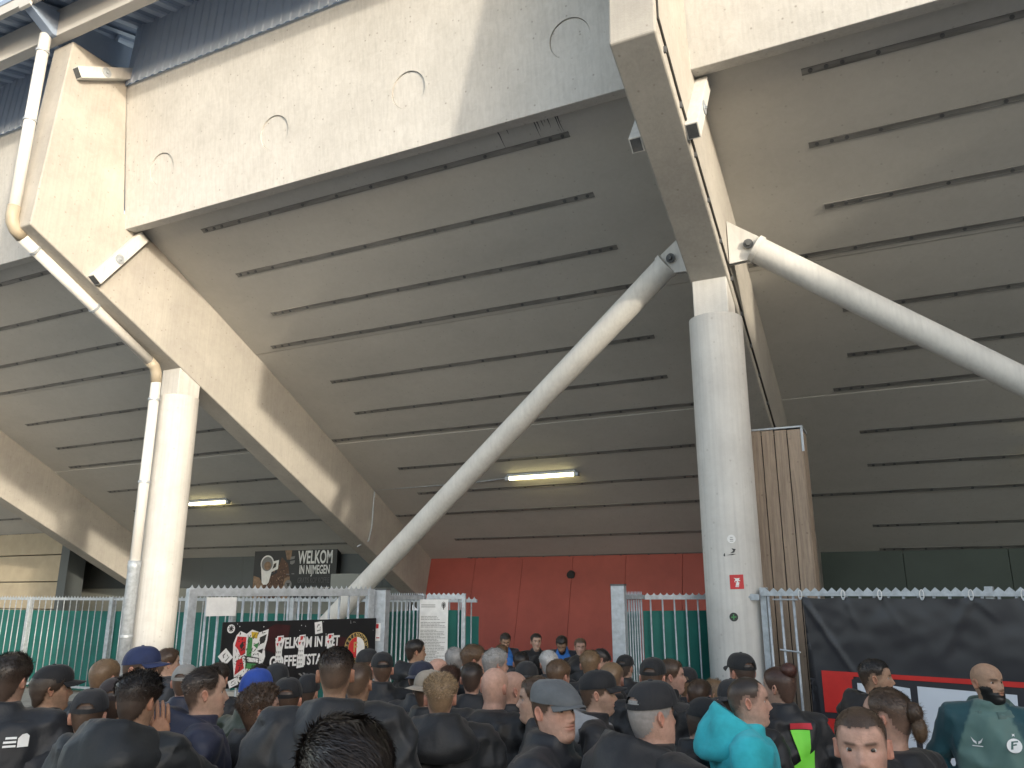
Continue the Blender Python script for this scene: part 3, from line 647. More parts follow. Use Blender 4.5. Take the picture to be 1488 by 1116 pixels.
# ------------------------------------------------------------------ stickers on the middle column
def col_sticker(label, ang, z, prints, cat='sticker'):
    R_ = .3465; t = empty('sticker', (-1.95+R_*math.sin(ang), 10.17-R_*math.cos(ang), z), ang); tag(t, label, cat)
    for nme, m, polys, d in prints:
        q = MB()
        if len(polys) == 1 and len(polys[0]) == 4:      # wrap a square sheet round the shaft in strips
            (xa,za),(xb,zb),(xc,zc2),(xd,zd) = polys[0]; polys = [[(xa+(xb-xa)*i/6, za+(zb-za)*i/6), (xa+(xb-xa)*(i+1)/6, za+(zb-za)*(i+1)/6), (xd+(xc-xd)*(i+1)/6, zd+(zc2-zd)*(i+1)/6), (xd+(xc-xd)*i/6, zd+(zc2-zd)*i/6)] for i in range(6)]
        for pts in polys:
            q.poly([(R_*math.sin(x/R_), -d+R_*(1-math.cos(x/R_)), zz) for x, zz in pts])
        q.build(nme, m, t)
    return t
col_sticker('small round white sticker highest on the pale column', .22, 2.83, [('sheet','white_print',[disc(0,0,.05,20)],.002),('print','grey_print',[[(-.02,-.01),(.02,-.01),(.02,0),(-.02,0)],[(-.015,.015),(.015,.015),(.015,.022),(-.015,.022)],[(-.02,-.03),(.02,-.03),(.02,-.022),(-.02,-.022)]],.003)])
col_sticker('torn remains of a dark sticker on the pale column', .14, 2.66, [('scrap','dark_print',[[(-.08,-.02),(-.06,.01),(-.06,-.04)],[(0,.0),(.05,.01),(.07,.05),(.02,.06),(.04,.03)],[(-.04,-.02),(.03,-.005),(.07,-.01),(.02,-.02)]],.002)])
col_sticker('square red and white sticker on the pale column', .30, 2.33, [('sheet','red_print',[[(-.08,-.085),(.08,-.08),(.08,.085),(-.08,.08)]],.002),('print','white_print',[[(-.035,.045),(-.015,.03),(-.03,.0),(-.008,-.015),(-.02,-.06),(.02,-.06),(.025,-.02),(.04,.015),(.025,.025),(.035,.045),(.0,.04)]],.003),('print','red_print',[disc(-.01,.0,.010,8),disc(.025,.002,.010,8),[(-.01,-.05),(.02,-.05),(.02,-.045),(-.01,-.045)]],.004)])
col_sticker('small round black and green sticker low on the column', .12, 1.93, [('sheet','dark_print',[disc(0,0,.05,20)],.002),('print','green_print',[[(-.03,-.01),(.03,-.006),(.03,.008),(-.03,.004)],[(-.008,-.03),(.006,-.03),(.006,.03),(-.008,.03)]],.003)])

# ================================================================== people
def catmull(cp, n):
    cp = np.asarray(cp, float); k = len(cp); t = np.linspace(0, k-1, n); i = np.clip(t.astype(int), 0, k-2); u = (t-i)[:, None]
    p = np.vstack([2*cp[0]-cp[1], cp, 2*cp[-1]-cp[-2]])
    a, b, c, d = p[i], p[i+1], p[i+2], p[i+3]
    return 0.5*((2*b) + (c-a)*u + (2*a-5*b+4*c-d)*u*u + (3*b-a-3*c+d)*u**3)
# head control rings: front y, front z, back y, back z, half width (origin: chin level)
HC = [(.048,-.110,-.076,-.080,.061),(.044,-.060,-.071,-.040,.055),(.055,-.026,-.073,.002,.054),(.084,-.008,-.076,.022,.051),(.096,.010,-.080,.038,.0515),
 (.0965,.030,-.086,.056,.0565),(.0965,.042,-.091,.068,.0605),(.0965,.050,-.095,.078,.063),(.0965,.057,-.098,.087,.065),(.0955,.070,-.102,.098,.068),(.0945,.085,-.105,.110,.0705),
 (.0935,.100,-.107,.122,.0735),(.093,.117,-.108,.135,.0745),(.0945,.130,-.1075,.147,.0755),(.0955,.140,-.106,.157,.076),(.095,.155,-.102,.170,.0755),(.0905,.172,-.094,.185,.0725),
 (.080,.190,-.082,.200,.0655),(.063,.207,-.064,.213,.0535),(.041,.220,-.042,.2245,.0365),(.018,.229,-.020,.231,.0165)]
def g(x, s): return np.exp(-(x/s)**2)
def head_grid(nr, ns, jaw=1.0, nose=1.0, fat=0.0):
    c = catmull(HC, nr); u = np.arange(ns)/ns*2*np.pi; ph = u - 0.33*np.sin(u)
    m = np.stack([(c[:,0]+c[:,2])/2, (c[:,1]+c[:,3])/2], 1); d = np.stack([(c[:,0]-c[:,2])/2, (c[:,1]-c[:,3])/2], 1)
    ex = 2/2.15; cs = np.sign(np.cos(ph))*np.abs(np.cos(ph))**ex; sn = np.sign(np.sin(ph))*np.abs(np.sin(ph))**ex
    wz = c[:,4]*(1+fat*np.clip((.10-m[:,1])/.1, 0, 1)) * (1+(jaw-1)*np.clip((.10-m[:,1])/.06, 0, 1))
    X = wz[:,None]*sn[None,:]; Y = m[:,0][:,None] + d[:,0][:,None]*cs[None,:]; Z = m[:,1][:,None] + d[:,1][:,None]*cs[None,:]
    fr = np.clip(Y/.05, 0, 1)
    dy = np.zeros_like(X)
    nh = np.interp(Z, [.060,.068,.076,.083,.092,.105,.118,.130,.14], [0,.008,.021,.026,.021,.014,.008,.003,0])*nose
    nw = np.interp(Z, [.06,.08,.1,.12], [.015,.0145,.011,.009])
    dy += nh*g(X, nw) + .006*nose*(g(X-.015,.006)+g(X+.015,.006))*g(Z-.075,.008)
    dy -= .011*(g(X-.032,.017)+g(X+.032,.017))*g(Z-.117,.0115)
    dy += .004*(g(X-.026,.02)+g(X+.026,.02))*g(Z-.135,.007)
    dy += .0045*g(X,.020)*(g(Z-.0435,.0045)+.9*g(Z-.0575,.0045)) - .005*g(X,.024)*g(Z-.0505,.0028)
    dy += .004*(g(X-.048,.018)+g(X+.048,.018))*g(Z-.092,.016)
    dy -= .003*g(X,.02)*g(Z-.030,.006); dy += .003*g(X,.018)*g(Z-.012,.01)
    Y = Y + dy*fr
    return np.stack([X, Y, Z], 2), ph
def ear_pts(s):
    n, k = 14, 7; vs = []
    for i in range(k):
        r = [1.0, .98, .86, .70, .52, .30, .02][i]; out = [.000, .012, .016, .0155, .009, .007, .007][i]
        for j in range(n):
            t = 2*math.pi*j/n; yy = -.018*math.cos(t)*r*(1.0 if math.sin(t) > -.2 else .72); zz = .031*math.sin(t)*r
            back = out*(1+.35*(1 if math.cos(t) > 0 else -.2))
            vs.append((s*(.068+back), -.016+yy-.010*(out/.02)*.4+zz*-.12, .107+zz))
    return np.array(vs), [(i*n+j, i*n+(j+1)%n, (i+1)*n+(j+1)%n, (i+1)*n+j) for i in range(k-1) for j in range(n)]
def gridfaces(nr, ns, off=0): return [(off+i*ns+j, off+i*ns+(j+1)%ns, off+(i+1)*ns+(j+1)%ns, off+(i+1)*ns+j) for i in range(nr-1) for j in range(ns)]
TOR = [(.80,.130,.095,0),(.95,.135,.098,0),(1.10,.138,.098,0),(1.22,.150,.10,-.005),(1.33,.155,.095,-.012),(1.40,.125,.085,-.016),(1.43,.090,.074,-.015)]
HEAD0 = Vector((0, .026, 1.500)); PIV = Vector((0, -.02, -.085))
def head_matrix(yaw, pitch, roll, k=1.0):
    R = Matrix.Rotation(-yaw, 4, 'Z') @ Matrix.Rotation(-pitch, 4, 'X') @ Matrix.Rotation(roll, 4, 'Y')
    return Matrix.Translation(HEAD0+PIV) @ R @ Matrix.Translation(-PIV) @ Matrix.Scale(k, 4)
def np_tf(Mx, P):
    A = np.array(Mx); return P @ A[:3,:3].T + A[:3,3]
def hand(mb, w, d, up, s, curl=.6):
    """palm with five fingers at wrist w, pointing along d; up = back of hand; s = +1 right"""
    d = Vector(d).normalized(); up = (Vector(up)-d*Vector(up).dot(d)).normalized(); sd_ = d.cross(up)*s
    c = Vector(w)+d*.045; R3 = Matrix((sd_, d, up)).transposed()
    mb.ell(c, (.042,.055,.016), 10, 8, R3)
    for k, (o, l) in enumerate(((-.031,.062),(-.010,.074),(.011,.070),(.031,.055))):
        b = Vector(w)+d*.088+sd_*o; p1 = b+d*l*.45-up*l*.10*curl; p2 = p1+d*l*.32-up*l*.28*curl; p3 = p2+d*l*.22-up*l*.30*curl
        mb.tube([b-d*.02, b, p1, p2, p3], .009, 6, rads=[.0095,.0095,.0088,.008,.006])
    b = Vector(w)+d*.025-sd_*.036; p1 = b+d*.03-sd_*.024-up*.012; p2 = p1+d*.028-sd_*.006-up*.01
    mb.tube([b, p1, p2], .011, 6, rads=[.013,.0105,.007])
ARMS = {   # shoulder, elbow, wrist for the right arm (x positive), hand direction
 'down': [((.190,-.015,1.405),(.262,-.045,1.13),(.255,.055,.885),(0,.25,-1))]*2,
 'pocket': [((.190,-.015,1.405),(.285,-.075,1.14),(.215,.10,.965),(-.5,.6,-.5))]*2,
 'front': [((.190,-.010,1.405),(.250,.03,1.13),(.12,.25,1.14),(-.7,.6,.1))]*2,
 'raised': [((.185,.02,1.41),(.245,.20,1.22),(.035,.20,1.40),(-.10,.02,1)), ((.190,-.015,1.405),(.262,-.045,1.13),(.255,.055,.885),(0,.25,-1))],
 'hips': [((.190,-.015,1.405),(.31,-.06,1.14),(.20,.07,1.00),(-.6,.4,-.6))]*2,
}
def jacket_src(pose, bulk, collar, arms=True, long=False):
    q = MB(); n = 28; b = bulk; zb = .74 if not long else .52
    R_ = [(zb,.195,.145,0),(zb+.02,.200,.15,0),(.92,.197,.147,0),(1.06,.19,.142,0),(1.20,.203,.142,-.006),(1.31,.212,.136,-.012),(1.385,.207,.122,-.016),(1.43,.172,.105,-.018),(1.465,.115,.088,-.014)]
    R_ += {'stand': [(1.485,.083,.084,-.010),(1.51,.080,.083,-.006),(1.522,.079,.083,-.004)], 'crew': [(1.482,.086,.086,-.008),(1.492,.080,.082,-.006)], 'hood': [(1.485,.090,.092,-.006),(1.505,.086,.090,-.002)]}[collar]
    vs = []
    for z, w_, d_, yc in R_:
        k = b if z < 1.42 else 1+(b-1)*.4
        for j in range(n):
            t = 2*math.pi*j/n; c, s_ = math.cos(t), math.sin(t); e = 2/2.4 if z < 1.44 else 1
            vs.append((w_*k*math.copysign(abs(s_)**e, s_), yc+d_*k*math.copysign(abs(c)**e, c), z))
    m = len(R_)
    q.add(vs, gridfaces(m, n)+[tuple(range(n-1,-1,-1)), tuple((m-1)*n+j for j in range(n))])
    for s_, ch in zip((1, -1), ARMS[pose]):
        sh, el, wr = [Vector((p[0]*s_*(1+(b-1)*.8), p[1], p[2])) for p in ch[:3]]
        inn = Vector((sh.x*.55, sh.y, sh.z+.008))
        mid1 = (sh+el)/2; mid2 = (el+wr)/2
        q.tube([inn, sh, sh.lerp(el,.25), mid1, el.lerp(sh,.12), el.lerp(wr,.12), mid2, wr.lerp(el,.08), wr], .06, 14, rads=[.075*b,.080*b,.078*b,.070*b,.066*b,.064*b,.057*b,.050,.047])
    return q
def remesh(q, voxel, smooth, name):
    o = q.build(name, 'dark_print')
    md = o.modifiers.new('r', 'REMESH'); md.mode = 'VOXEL'; md.voxel_size = voxel; md.use_smooth_shade = True
    ms = o.modifiers.new('s', 'SMOOTH'); ms.factor = .5; ms.iterations = smooth
    bpy.context.view_layer.update()
    me = bpy.data.meshes.new_from_object(o.evaluated_get(bpy.context.evaluated_depsgraph_get()))
    bpy.data.objects.remove(o); me.materials.clear()
    return me
def wrinkle(me, seed, pose, amp=1.0):
    n = len(me.vertices); co = np.empty(n*3); no = np.empty(n*3); me.vertices.foreach_get('co', co); me.vertices.foreach_get('normal', no)
    co = co.reshape(-1,3); no = no.reshape(-1,3); r = random.Random(seed); ox, oy = r.uniform(0,50), r.uniform(0,50)
    segs = []
    for s_, ch in zip((1,-1), ARMS[pose]): segs.append((np.array([ch[1][0]*s_, ch[1][1], ch[1][2]])))
    out = co.copy()
    for i in range(n):
        x, y, z = co[i]
        a = noise.noise((x*7+ox, y*7+oy, z*3.2)); b = noise.noise((x*13+oy, y*13, z*7+ox)); c = noise.noise((x*3+z*2.5+ox, y*3, z*5-x*3))
        rid = (1-abs(b)*2.2); rid2 = 1-abs(c)*2.6
        d = .018*a + .013*max(0, rid) + .026*max(-.2, rid2) - .015
        for e in segs:
            dd = ((x-e[0])**2+(y-e[1])**2+(z-e[2])**2)**.5
            if dd < .16: d += .006*(1-dd/.16)*math.sin(z*95+x*30+a*3)
        if z > 1.44: d *= .4
        out[i] = co[i] + no[i]*d*amp
    me.vertices.foreach_set('co', out.ravel()); me.update()
    me.polygons.foreach_set('use_smooth', [True]*len(me.polygons))
JCACHE = {}
def jacket_mesh(pose, bulk, collar, seed, amp=1.0, long=False):
    key = (pose, bulk, collar, seed, amp, long)
    if key not in JCACHE:
        me = remesh(jacket_src(pose, bulk, collar, long=long), .016, 5, 'jacket'); wrinkle(me, seed*7.3, pose, amp)
        bm = bmesh.new(); bm.from_mesh(me); JCACHE[key] = (me, BVHTree.FromBMesh(bm)); bm.free()
    return JCACHE[key]
# hood lying on the back: a slack bag, thick behind the neck, thin at the throat
def hood_mesh(big=1.0, peak=0.0, seed=1):
    q = MB(); na, nc = 41, 26; vs = []; r = random.Random(seed); o = r.uniform(0,40)
    for i in range(na):
        t = i/(na-1); a = (t-.5)*2*math.radians(158); bk = .5+.5*math.cos(a)                       # 1 behind, 0 at the throat
        ctr = .092+.055*bk*big; cx, cy = ctr*math.sin(a), -.005-ctr*math.cos(a)
        rad = Vector((math.sin(a), -math.cos(a), 0)); hh = (.030+.050*bk*big); tt = (.020+.048*bk*big); zc_ = 1.448-.025*(1-bk)+.000*bk*big
        for j in range(nc):
            s_ = 2*math.pi*j/nc; u, v = math.cos(s_), math.sin(s_)
            p = Vector((cx, cy, zc_)) + rad*(tt*u - v*.030*bk) + Vector((0,0,1))*(hh*v - .035*bk*max(0,u))
            p.z -= .055*bk*max(0,-u)*max(0,v)*big; p += rad*(-.02*bk*max(0,-v)*max(0,u)); p.z += .012*bk*math.exp(-((u-.15)/.25)**2)*(v > 0)
            if v > .2: p += Vector((0,.01*peak*bk,.075*peak*bk*bk*v))
            nn = noise.noise((p.x*14+o, p.y*14, p.z*9)); p += rad*(.020*nn*(.3+bk)) + Vector((0,0,.010*nn))
            n2 = noise.noise((p.x*30+o, p.y*30, p.z*22)); p += rad*.007*n2*bk
            vs.append(p)
    q.add(vs, [(i*nc+j, i*nc+(j+1)%nc, (i+1)*nc+(j+1)%nc, (i+1)*nc+j) for i in range(na-1) for j in range(nc)] + [tuple(range(nc)), tuple((na-1)*nc+j for j in range(nc-1,-1,-1))])
    me = q.mesh('hood', 'dark_print', True); me.materials.clear(); return me
HOODS = [hood_mesh(1.0,0,1), hood_mesh(1.3,.12,2), hood_mesh(.8,0,3), hood_mesh(1.2,.75,4)]
# trousers and shoes, shared by everybody
q = MB()
for s_ in (1,-1): q.tube([(s_*.085,0,.93),(s_*.095,0,.80),(s_*.10,.01,.50),(s_*.105,-.005,.30),(s_*.11,-.01,.06)], .08, 14, rads=[.105,.10,.082,.075,.068])
q.ell((0,0,.90),(.165,.12,.13),14,8)
TROU = remesh(q, .03, 4, 'trousers'); TROU.polygons.foreach_set('use_smooth', [True]*len(TROU.polygons))
q = MB(); q.ell((0,.05,.045),(.048,.135,.05),12,8); q.box(-.047,.047,-.075,.175,0,.02); SHOE = q.mesh('shoe', 'dark_print', True)
# caps in head space
def cap_mesh(opening=True, tall=0.0):
    q = MB(); ns, nr = 96, 26; vs = []; keep = []
    for i in range(nr):
        t = i/(nr-1)*math.pi/2*.985
        for j in range(ns):
            p = 2*math.pi*j/ns; w_ = .0885*math.cos(t)**.72; l_ = .114*math.cos(t)**.72; z = .150+(.098+tall)*math.sin(t)**.95 + .010*math.cos(p)*math.cos(t)
            sq = abs((p/(math.pi/3)+.5) % 1 - .5)*math.pi/3; seam = -.004*math.exp(-(sq/.035)**2)+.003*math.exp(-((sq-.07)/.03)**2)
            w_ *= 1-seam*6; l_ *= 1-seam*6; vs.append((w_*math.sin(p), -.004+l_*math.cos(p)+ (.004*math.cos(t) if math.cos(p) > 0 else 0), z))
    fs = []
    for i in range(nr-1):
        for j in range(ns):
            a = abs(((j+.5)/ns*2*math.pi)-math.pi)
            if opening and i >= 2 and (a/.5)**2+((i-2)/6.0)**2 < 1: continue
            fs.append((i*ns+j, i*ns+(j+1)%ns, (i+1)*ns+(j+1)%ns, (i+1)*ns+j))
    q.add(vs, fs); top = vs[-1][2]
    q.ell((0,-.004,.150+.098+tall),(.012,.012,.006),8,5)
    me = q.mesh('cap', 'dark_print', True); me.materials.clear(); return me
def brim_mesh(length=.075, droop=.022):
    q = MB(); nu, nv = 21, 6; top = []; 
    for i in range(nv):
        r = i/(nv-1)
        for j in range(nu):
            a = (j/(nu-1)-.5)*2*math.radians(68); x = .088*math.sin(a); y0 = .110*math.cos(a)-.002
            y = y0 + length*r*(math.cos(a*1.15)**.6 if math.cos(a*1.15) > 0 else 0); z = .158 - droop*(x/.088)**2*(.3+r*.7) - .012*r + .010*math.cos(a)*.3
            top.append((x*(1+.02*r), y, z))
    n = len(top); bot = [(x, y, z-.004) for x, y, z in top]
    fs = [(i*nu+j, i*nu+j+1, (i+1)*nu+j+1, (i+1)*nu+j) for i in range(nv-1) for j in range(nu-1)]
    fs2 = [tuple(n+k for k in reversed(f)) for f in fs]
    edge = [j for j in range(nu)] + [i*nu+nu-1 for i in range(1,nv)] + [(nv-1)*nu+j for j in range(nu-2,-1,-1)] + [i*nu for i in range(nv-2,0,-1)]
    fs3 = [(edge[k], edge[(k+1)%len(edge)], edge[(k+1)%len(edge)]+n, edge[k]+n) for k in range(len(edge))]
    q.add(top+bot, fs+fs2+fs3); me = q.mesh('brim', 'dark_print', True); me.materials.clear(); return me
CAP = cap_mesh(True); CAPC = cap_mesh(False, .004); BRIM = brim_mesh(); BEANIE = cap_mesh(False, .012)
def flatcap_mesh():
    q = MB(); ns, nr = 44, 14; vs = []
    for i in range(nr):
        t = i/(nr-1)*math.pi/2*.985
        for j in range(ns):
            p = 2*math.pi*j/ns; cf = math.cos(p); w_ = .096*math.cos(t)**.5; l_ = (.116+(.030 if cf > 0 else .004)*abs(cf))*math.cos(t)**.5
            hz = .090*(1-.55*max(0,cf)**1.3*(math.cos(t)**.8)) 
            z = .152+hz*math.sin(t)**.8 - .012*max(0,cf)*math.cos(t) + .010*max(0,-cf)*math.cos(t)
            vs.append((w_*math.sin(p), .002+l_*cf, z + .003*noise.noise((p*3,t*4,2))))
    q.add(vs, gridfaces(nr, ns)+[tuple((nr-1)*ns+j for j in range(ns))]); me = q.mesh('flat_cap', 'dark_print', True); me.materials.clear(); return me
FLATCAP = flatcap_mesh()
STRAPQ = MB(); STRAPQ.add([( .0885*math.sin(a)*1.01, -.004+.114*math.cos(a)*1.01, z) for z in (.150,.163) for a in np.linspace(math.pi-.6, math.pi+.6, 9)], [(j,j+1,9+j+1,9+j) for j in range(8)]); STRAP = STRAPQ.mesh('strap', 'dark_print', True); STRAP.materials.clear()

CM = {}
def cloth(col, rough=.8, sheen=.08, kind=''):
    key = (col, rough, kind)
    if key not in CM: CM[key] = mat('cloth', tuple(min(.9,c*(.72 if max(col) < .1 else .85)) for c in col), rough, .18, scale=7, bump=.22, bscale=45, sheen=sheen, spec=.45)
    return CM[key]
SKIN = mat('skin', (.5,.3,.2), .6, .26, scale=45, attr='Col', bump=.22, bscale=190, sss=.08, spec=.28)
HAIRM = mat('hair', (.05,.04,.03), .42, .25, scale=60, attr='Col', spec=.45)
EYEM = mat('eye', (.6,.6,.58), .2, .03, attr='Col')
SKINS = {'fair': (.50,.325,.245), 'pink': (.52,.315,.24), 'tan': (.40,.25,.17), 'olive': (.34,.21,.14)}
HAIRS = {'black': (.012,.011,.011), 'dark': (.026,.019,.015), 'brown': (.060,.036,.022), 'lightbrown': (.115,.070,.040), 'blond': (.24,.16,.085), 'sandy': (.19,.12,.065), 'grey': (.30,.29,.28), 'white': (.46,.45,.44), 'red': (.055,.026,.018), 'none': (.08,.06,.05)}
def setcol(me, cols):
    ca = me.color_attributes.new('Col', 'FLOAT_COLOR', 'POINT'); ca.data.foreach_set('color', np.hstack([cols, np.ones((len(cols),1))]).astype(np.float32).ravel())
def hairline(ph, st):
    a = np.abs((ph+np.pi) % (2*np.pi) - np.pi)
    return np.interp(a, [0,.45,.75,1.0,1.25,1.5,1.75,2.1,2.6,np.pi], st)
LINES = {'short': [.176,.176,.182,.160,.110,.098,.128,.060,.030,.024], 'recede': [.190,.196,.205,.170,.112,.100,.128,.060,.030,.024], 'long': [.178,.176,.176,.150,.110,.09,.06,.02,-.03,-.04], 'mid': [.172,.170,.172,.150,.108,.095,.11,.045,.012,.004]}
HEADS = {}
def person(name, label, X, Y, h, face, hy=0, hp=0, hr=0, skin='fair', hair='brown', style='short', top=.018, side=.004, blade=.018, nblade=900, comb=(0,-.6,.2), fade=.35, hat=None, hatcol=(.012,.012,.014), hatrev=False, hatyaw=0, pose='down', bulk=1.0, collar='stand', jcol=(.016,.017,.020), jrough=.55, seed=1, amp=1.0, hood=None, sleeve=None, beard=None, stubble=.0, eyes=False, hi=True, jaw=1.0, nose=1.0, fat=0.0, trou=(.03,.03,.04), lean=0, group='crowd waiting at the gate', paintscalp=0.0, long=False, logos=(), skip_jacket=False, hoodcol=None):
    sc = (h-.217)/1.500; hk = .94/sc
    root = empty('person', (X, Y, 0), YAW-math.radians(face)); root.scale = (sc, sc, sc); tag(root, label, 'person', group)
    if lean: root.rotation_euler.rotate_axis('X', -math.radians(lean))
    nr, ns = (74, 60) if hi else (44, 36)
    top *= .68; side *= .55
    P, ph = head_grid(nr, ns, jaw, nose, fat); PL = P.copy()
    Mh = head_matrix(math.radians(hy), math.radians(hp), math.radians(hr), hk); Mi = Matrix.Translation(HEAD0) @ Matrix.Scale(hk, 4)
    tt = np.linspace(0, 1, nr); wgt = np.clip(tt/.17, 0, 1); wgt = wgt*wgt*(3-2*wgt); wgt = wgt[:,None,None]
    PW = np_tf(Mh, P.reshape(-1,3)).reshape(P.shape)*wgt + np_tf(Mi, P.reshape(-1,3)).reshape(P.shape)*(1-wgt)
    # ---- body: one surface from hips to crown, plus limbs
    body = MB(); tv = []
    for z, w_, d_, yc in TOR:
        for p_ in ph: tv.append((w_*math.sin(p_), yc+d_*math.cos(p_), z))
    allv = tv + [tuple(p) for p in PW.reshape(-1,3)]
    nT = len(TOR); R_ = nT+nr
    body.add(allv, gridfaces(R_, ns) + [tuple(range(ns-1,-1,-1)), tuple((R_-1)*ns+j for j in range(ns))])
    s0 = np.array(SKINS[skin]); L_ = PL.reshape(-1,3); x, y, z = L_[:,0], L_[:,1], L_[:,2]; fr = (y > .03)
    col = np.tile(s0, (len(L_),1))
    def blend(col, wv, c): return col*(1-wv[:,None]) + np.array(c)*wv[:,None]
    warm = np.clip(.55*(g(x-.045,.022)+g(x+.045,.022))*g(z-.085,.02)*fr + .5*g(x,.016)*g(z-.08,.016)*fr, 0, 1)*.55
    col = blend(col, warm, s0*np.array((1.02,.74,.70)))
    col = blend(col, np.clip(g(x,.022)*(g(z-.0435,.006)+g(z-.0565,.005)),0,1)*fr*.8, s0*np.array((.86,.52,.50)))
    hc = np.array(HAIRS[hair])
    br = np.clip((np.exp(-((np.abs(x)-.031)/.019)**4)*g(z-.136-.06*(np.abs(x)-.03),.0052))*fr*1.4, 0, 1)
    col = blend(col, br*.85, hc*.7+s0*.08)
    jawm = np.clip((.066-z)/.02,0,1)*np.clip((y+.01)/.03,0,1)*np.clip((z+.03)/.03,0,1)
    jawm = np.maximum(jawm, np.clip(g(np.abs(x)-.066,.02)*np.clip((.105-z)/.03,0,1)*np.clip((y+.015)/.02,0,1),0,1))
    jawm *= 1-np.clip(g(x,.020)*g(z-.050,.008)*1.3,0,1)*fr
    if stubble: col = blend(col, jawm*stubble, hc*.6+s0*.25)
    hl = np.tile(hairline(ph, LINES[style if style in LINES else 'short']), nr)
    if paintscalp or (style != 'bald' and top > 0):
        paintscalp = paintscalp or .92; sm = np.clip((z-hl+.004)/.014, 0, 1); sp_ = np.array([noise.noise((a*40,b*40,c*40)) for a,b,c in L_]) if hi else 0
        lowf = np.clip((z-hl)/.055, 0, 1); swf = np.tile(np.clip((np.abs((ph+np.pi) % (2*np.pi) - np.pi)-.75)/.4, 0, 1), nr); pf = paintscalp*(1-.85*max(0,fade-.15)*swf*(1-lowf)**1.3)
        col = blend(col, np.clip(sm*pf*(1+.15*sp_),0,1), hc*.75+s0*.16)
    extra = []
    for s_ in (1,-1):
        ev, ef = ear_pts(s_); body.add([tuple(p) for p in np_tf(Mh, ev)], ef); extra.append(np.tile(s0*np.array((1.0,.80,.76)), (len(ev),1)))
    lid = 0
    if eyes:
        for s_ in (1,-1):
            q2 = MB(); c = Vector((s_*.0315,.0650,.1165)); n_, k_ = 16, 12; vs = []; keep = []
            for i in range(k_+1):
                el_ = -math.pi/2+math.pi*i/k_
                for j in range(n_): az = -math.pi/2+math.pi*j/(n_-1); vs.append(c+Vector((math.cos(el_)*math.sin(az), math.cos(el_)*math.cos(az), math.sin(el_)))*.0148)
            fs = [(i*n_+j, i*n_+j+1, (i+1)*n_+j+1, (i+1)*n_+j) for i in range(k_) for j in range(n_-1) if (i >= 8 or i <= 4)]
            body.add([tuple(p) for p in np_tf(Mh, np.array(vs))], fs); extra.append(np.tile(s0*np.array((.86,.78,.76)), (len(vs),1)))
    nlimb0 = len(body.v)
    for s_, ch in zip((1,-1), ARMS[pose]):
        sh, el, wr = [Vector((p[0]*s_, p[1], p[2])) for p in ch[:3]]; hd = Vector((ch[3][0]*s_, ch[3][1], ch[3][2]))
        body.tube([Vector((sh.x*.5,sh.y,sh.z)), sh, (sh+el)/2, el, (el+wr)/2, wr, wr+hd.normalized()*.03], .04, 10, rads=[.05,.052,.045,.038,.034,.026,.026])
        hand(body, wr+hd.normalized()*.02, hd, (s_*.6,-.8,.2) if pose == 'raised' and s_ > 0 else (s_,0,.2), s_, .5)
    for s_ in (1,-1): body.tube([(s_*.08,0,.92),(s_*.095,0,.5),(s_*.105,-.01,.08)], .06, 10, rads=[.085,.058,.042])
    me = body.mesh('body', SKIN, True)
    tor = np.tile(s0, (len(tv),1)); cols = np.vstack([tor, col]+extra); cols = np.vstack([cols, np.tile(s0*np.array((1,.88,.84)), (len(body.v)-len(cols),1))])
    setcol(me, cols)
    o = link('body', me, root)
    def hobj(n_, mesh, m_, par=root, Mx=None):
        ob = bpy.data.objects.new(n_, mesh.copy() if m_ is not None else mesh); 
        if m_ is not None: ob.data.materials.clear(); ob.data.materials.append(m_)
        COL.objects.link(ob); ob.parent = par
        if Mx is not None: ob.matrix_local = Mx
        return ob
    if eyes:
        for s_ in (1,-1):
            q2 = MB(); q2.ell((0,0,0),(.0136,.0136,.0136),16,14,Matrix(((1,0,0),(0,0,1),(0,1,0)))); em = q2.mesh('eye', EYEM, True)
            V = np.array([v.co[:] for v in em.vertices]); ang = np.arccos(np.clip(V[:,1]/.0136,-1,1))
            ec = np.tile(np.array((.50,.46,.43)), (len(V),1)); ec[ang < .72] = (.05,.034,.025); ec[ang < .30] = (.008,.008,.008); setcol(em, ec)
            eo = link('eye', em, root); eo.matrix_local = Mh @ Matrix.Translation((s_*.0315,.0650,.1165))
    # ---- hair
    N = np.zeros_like(PW); du = np.roll(PW,-1,1)-np.roll(PW,1,1); dv = np.gradient(PW, axis=0); N = np.cross(du, dv); N /= np.linalg.norm(N, axis=2, keepdims=True)+1e-9
    ctr_ = PW.reshape(-1,3)[ns*20:].mean(0)
    if (N*(PW-ctr_)).sum() < 0: N = -N
    def shell(n_, thick, bl, nb, cb, coltop, colside, mask, width=.0013, par=root, jitter=.28, lift=.30):
        Z = PL[:,:,2]; keep = mask > 0
        Q = PW + N*thick[:,:,None]; mb = MB(); idx = -np.ones(keep.shape, int)
        fs = []; quads = []
        for i in range(nr-1):
            for j in range(ns):
                j2 = (j+1) % ns
                if keep[i,j] and keep[i,j2] and keep[i+1,j] and keep[i+1,j2]: fs.append((i*ns+j, i*ns+j2, (i+1)*ns+j2, (i+1)*ns+j)); quads.append((i,j))
        if not quads: return
        used = sorted({k for f in fs for k in f}); mp = {k: a for a, k in enumerate(used)}
        flatQ = Q.reshape(-1,3); vs = [tuple(flatQ[k]) for k in used]; fs = [tuple(mp[k] for k in f) for f in fs]
        tq = np.clip((Z-.10)/.09, 0, 1); tflat = tq.reshape(-1)
        vc = [colside*(1-tflat[k]) + coltop*tflat[k] for k in used]
        r = np.random.RandomState(int(abs(X*91+Y*37+h*1000)) % 99991)
        if style not in ('bald',) : vs.append(tuple(Q[-1].mean(0)+N[-1].mean(0)*.0)); vc.append(coltop); 
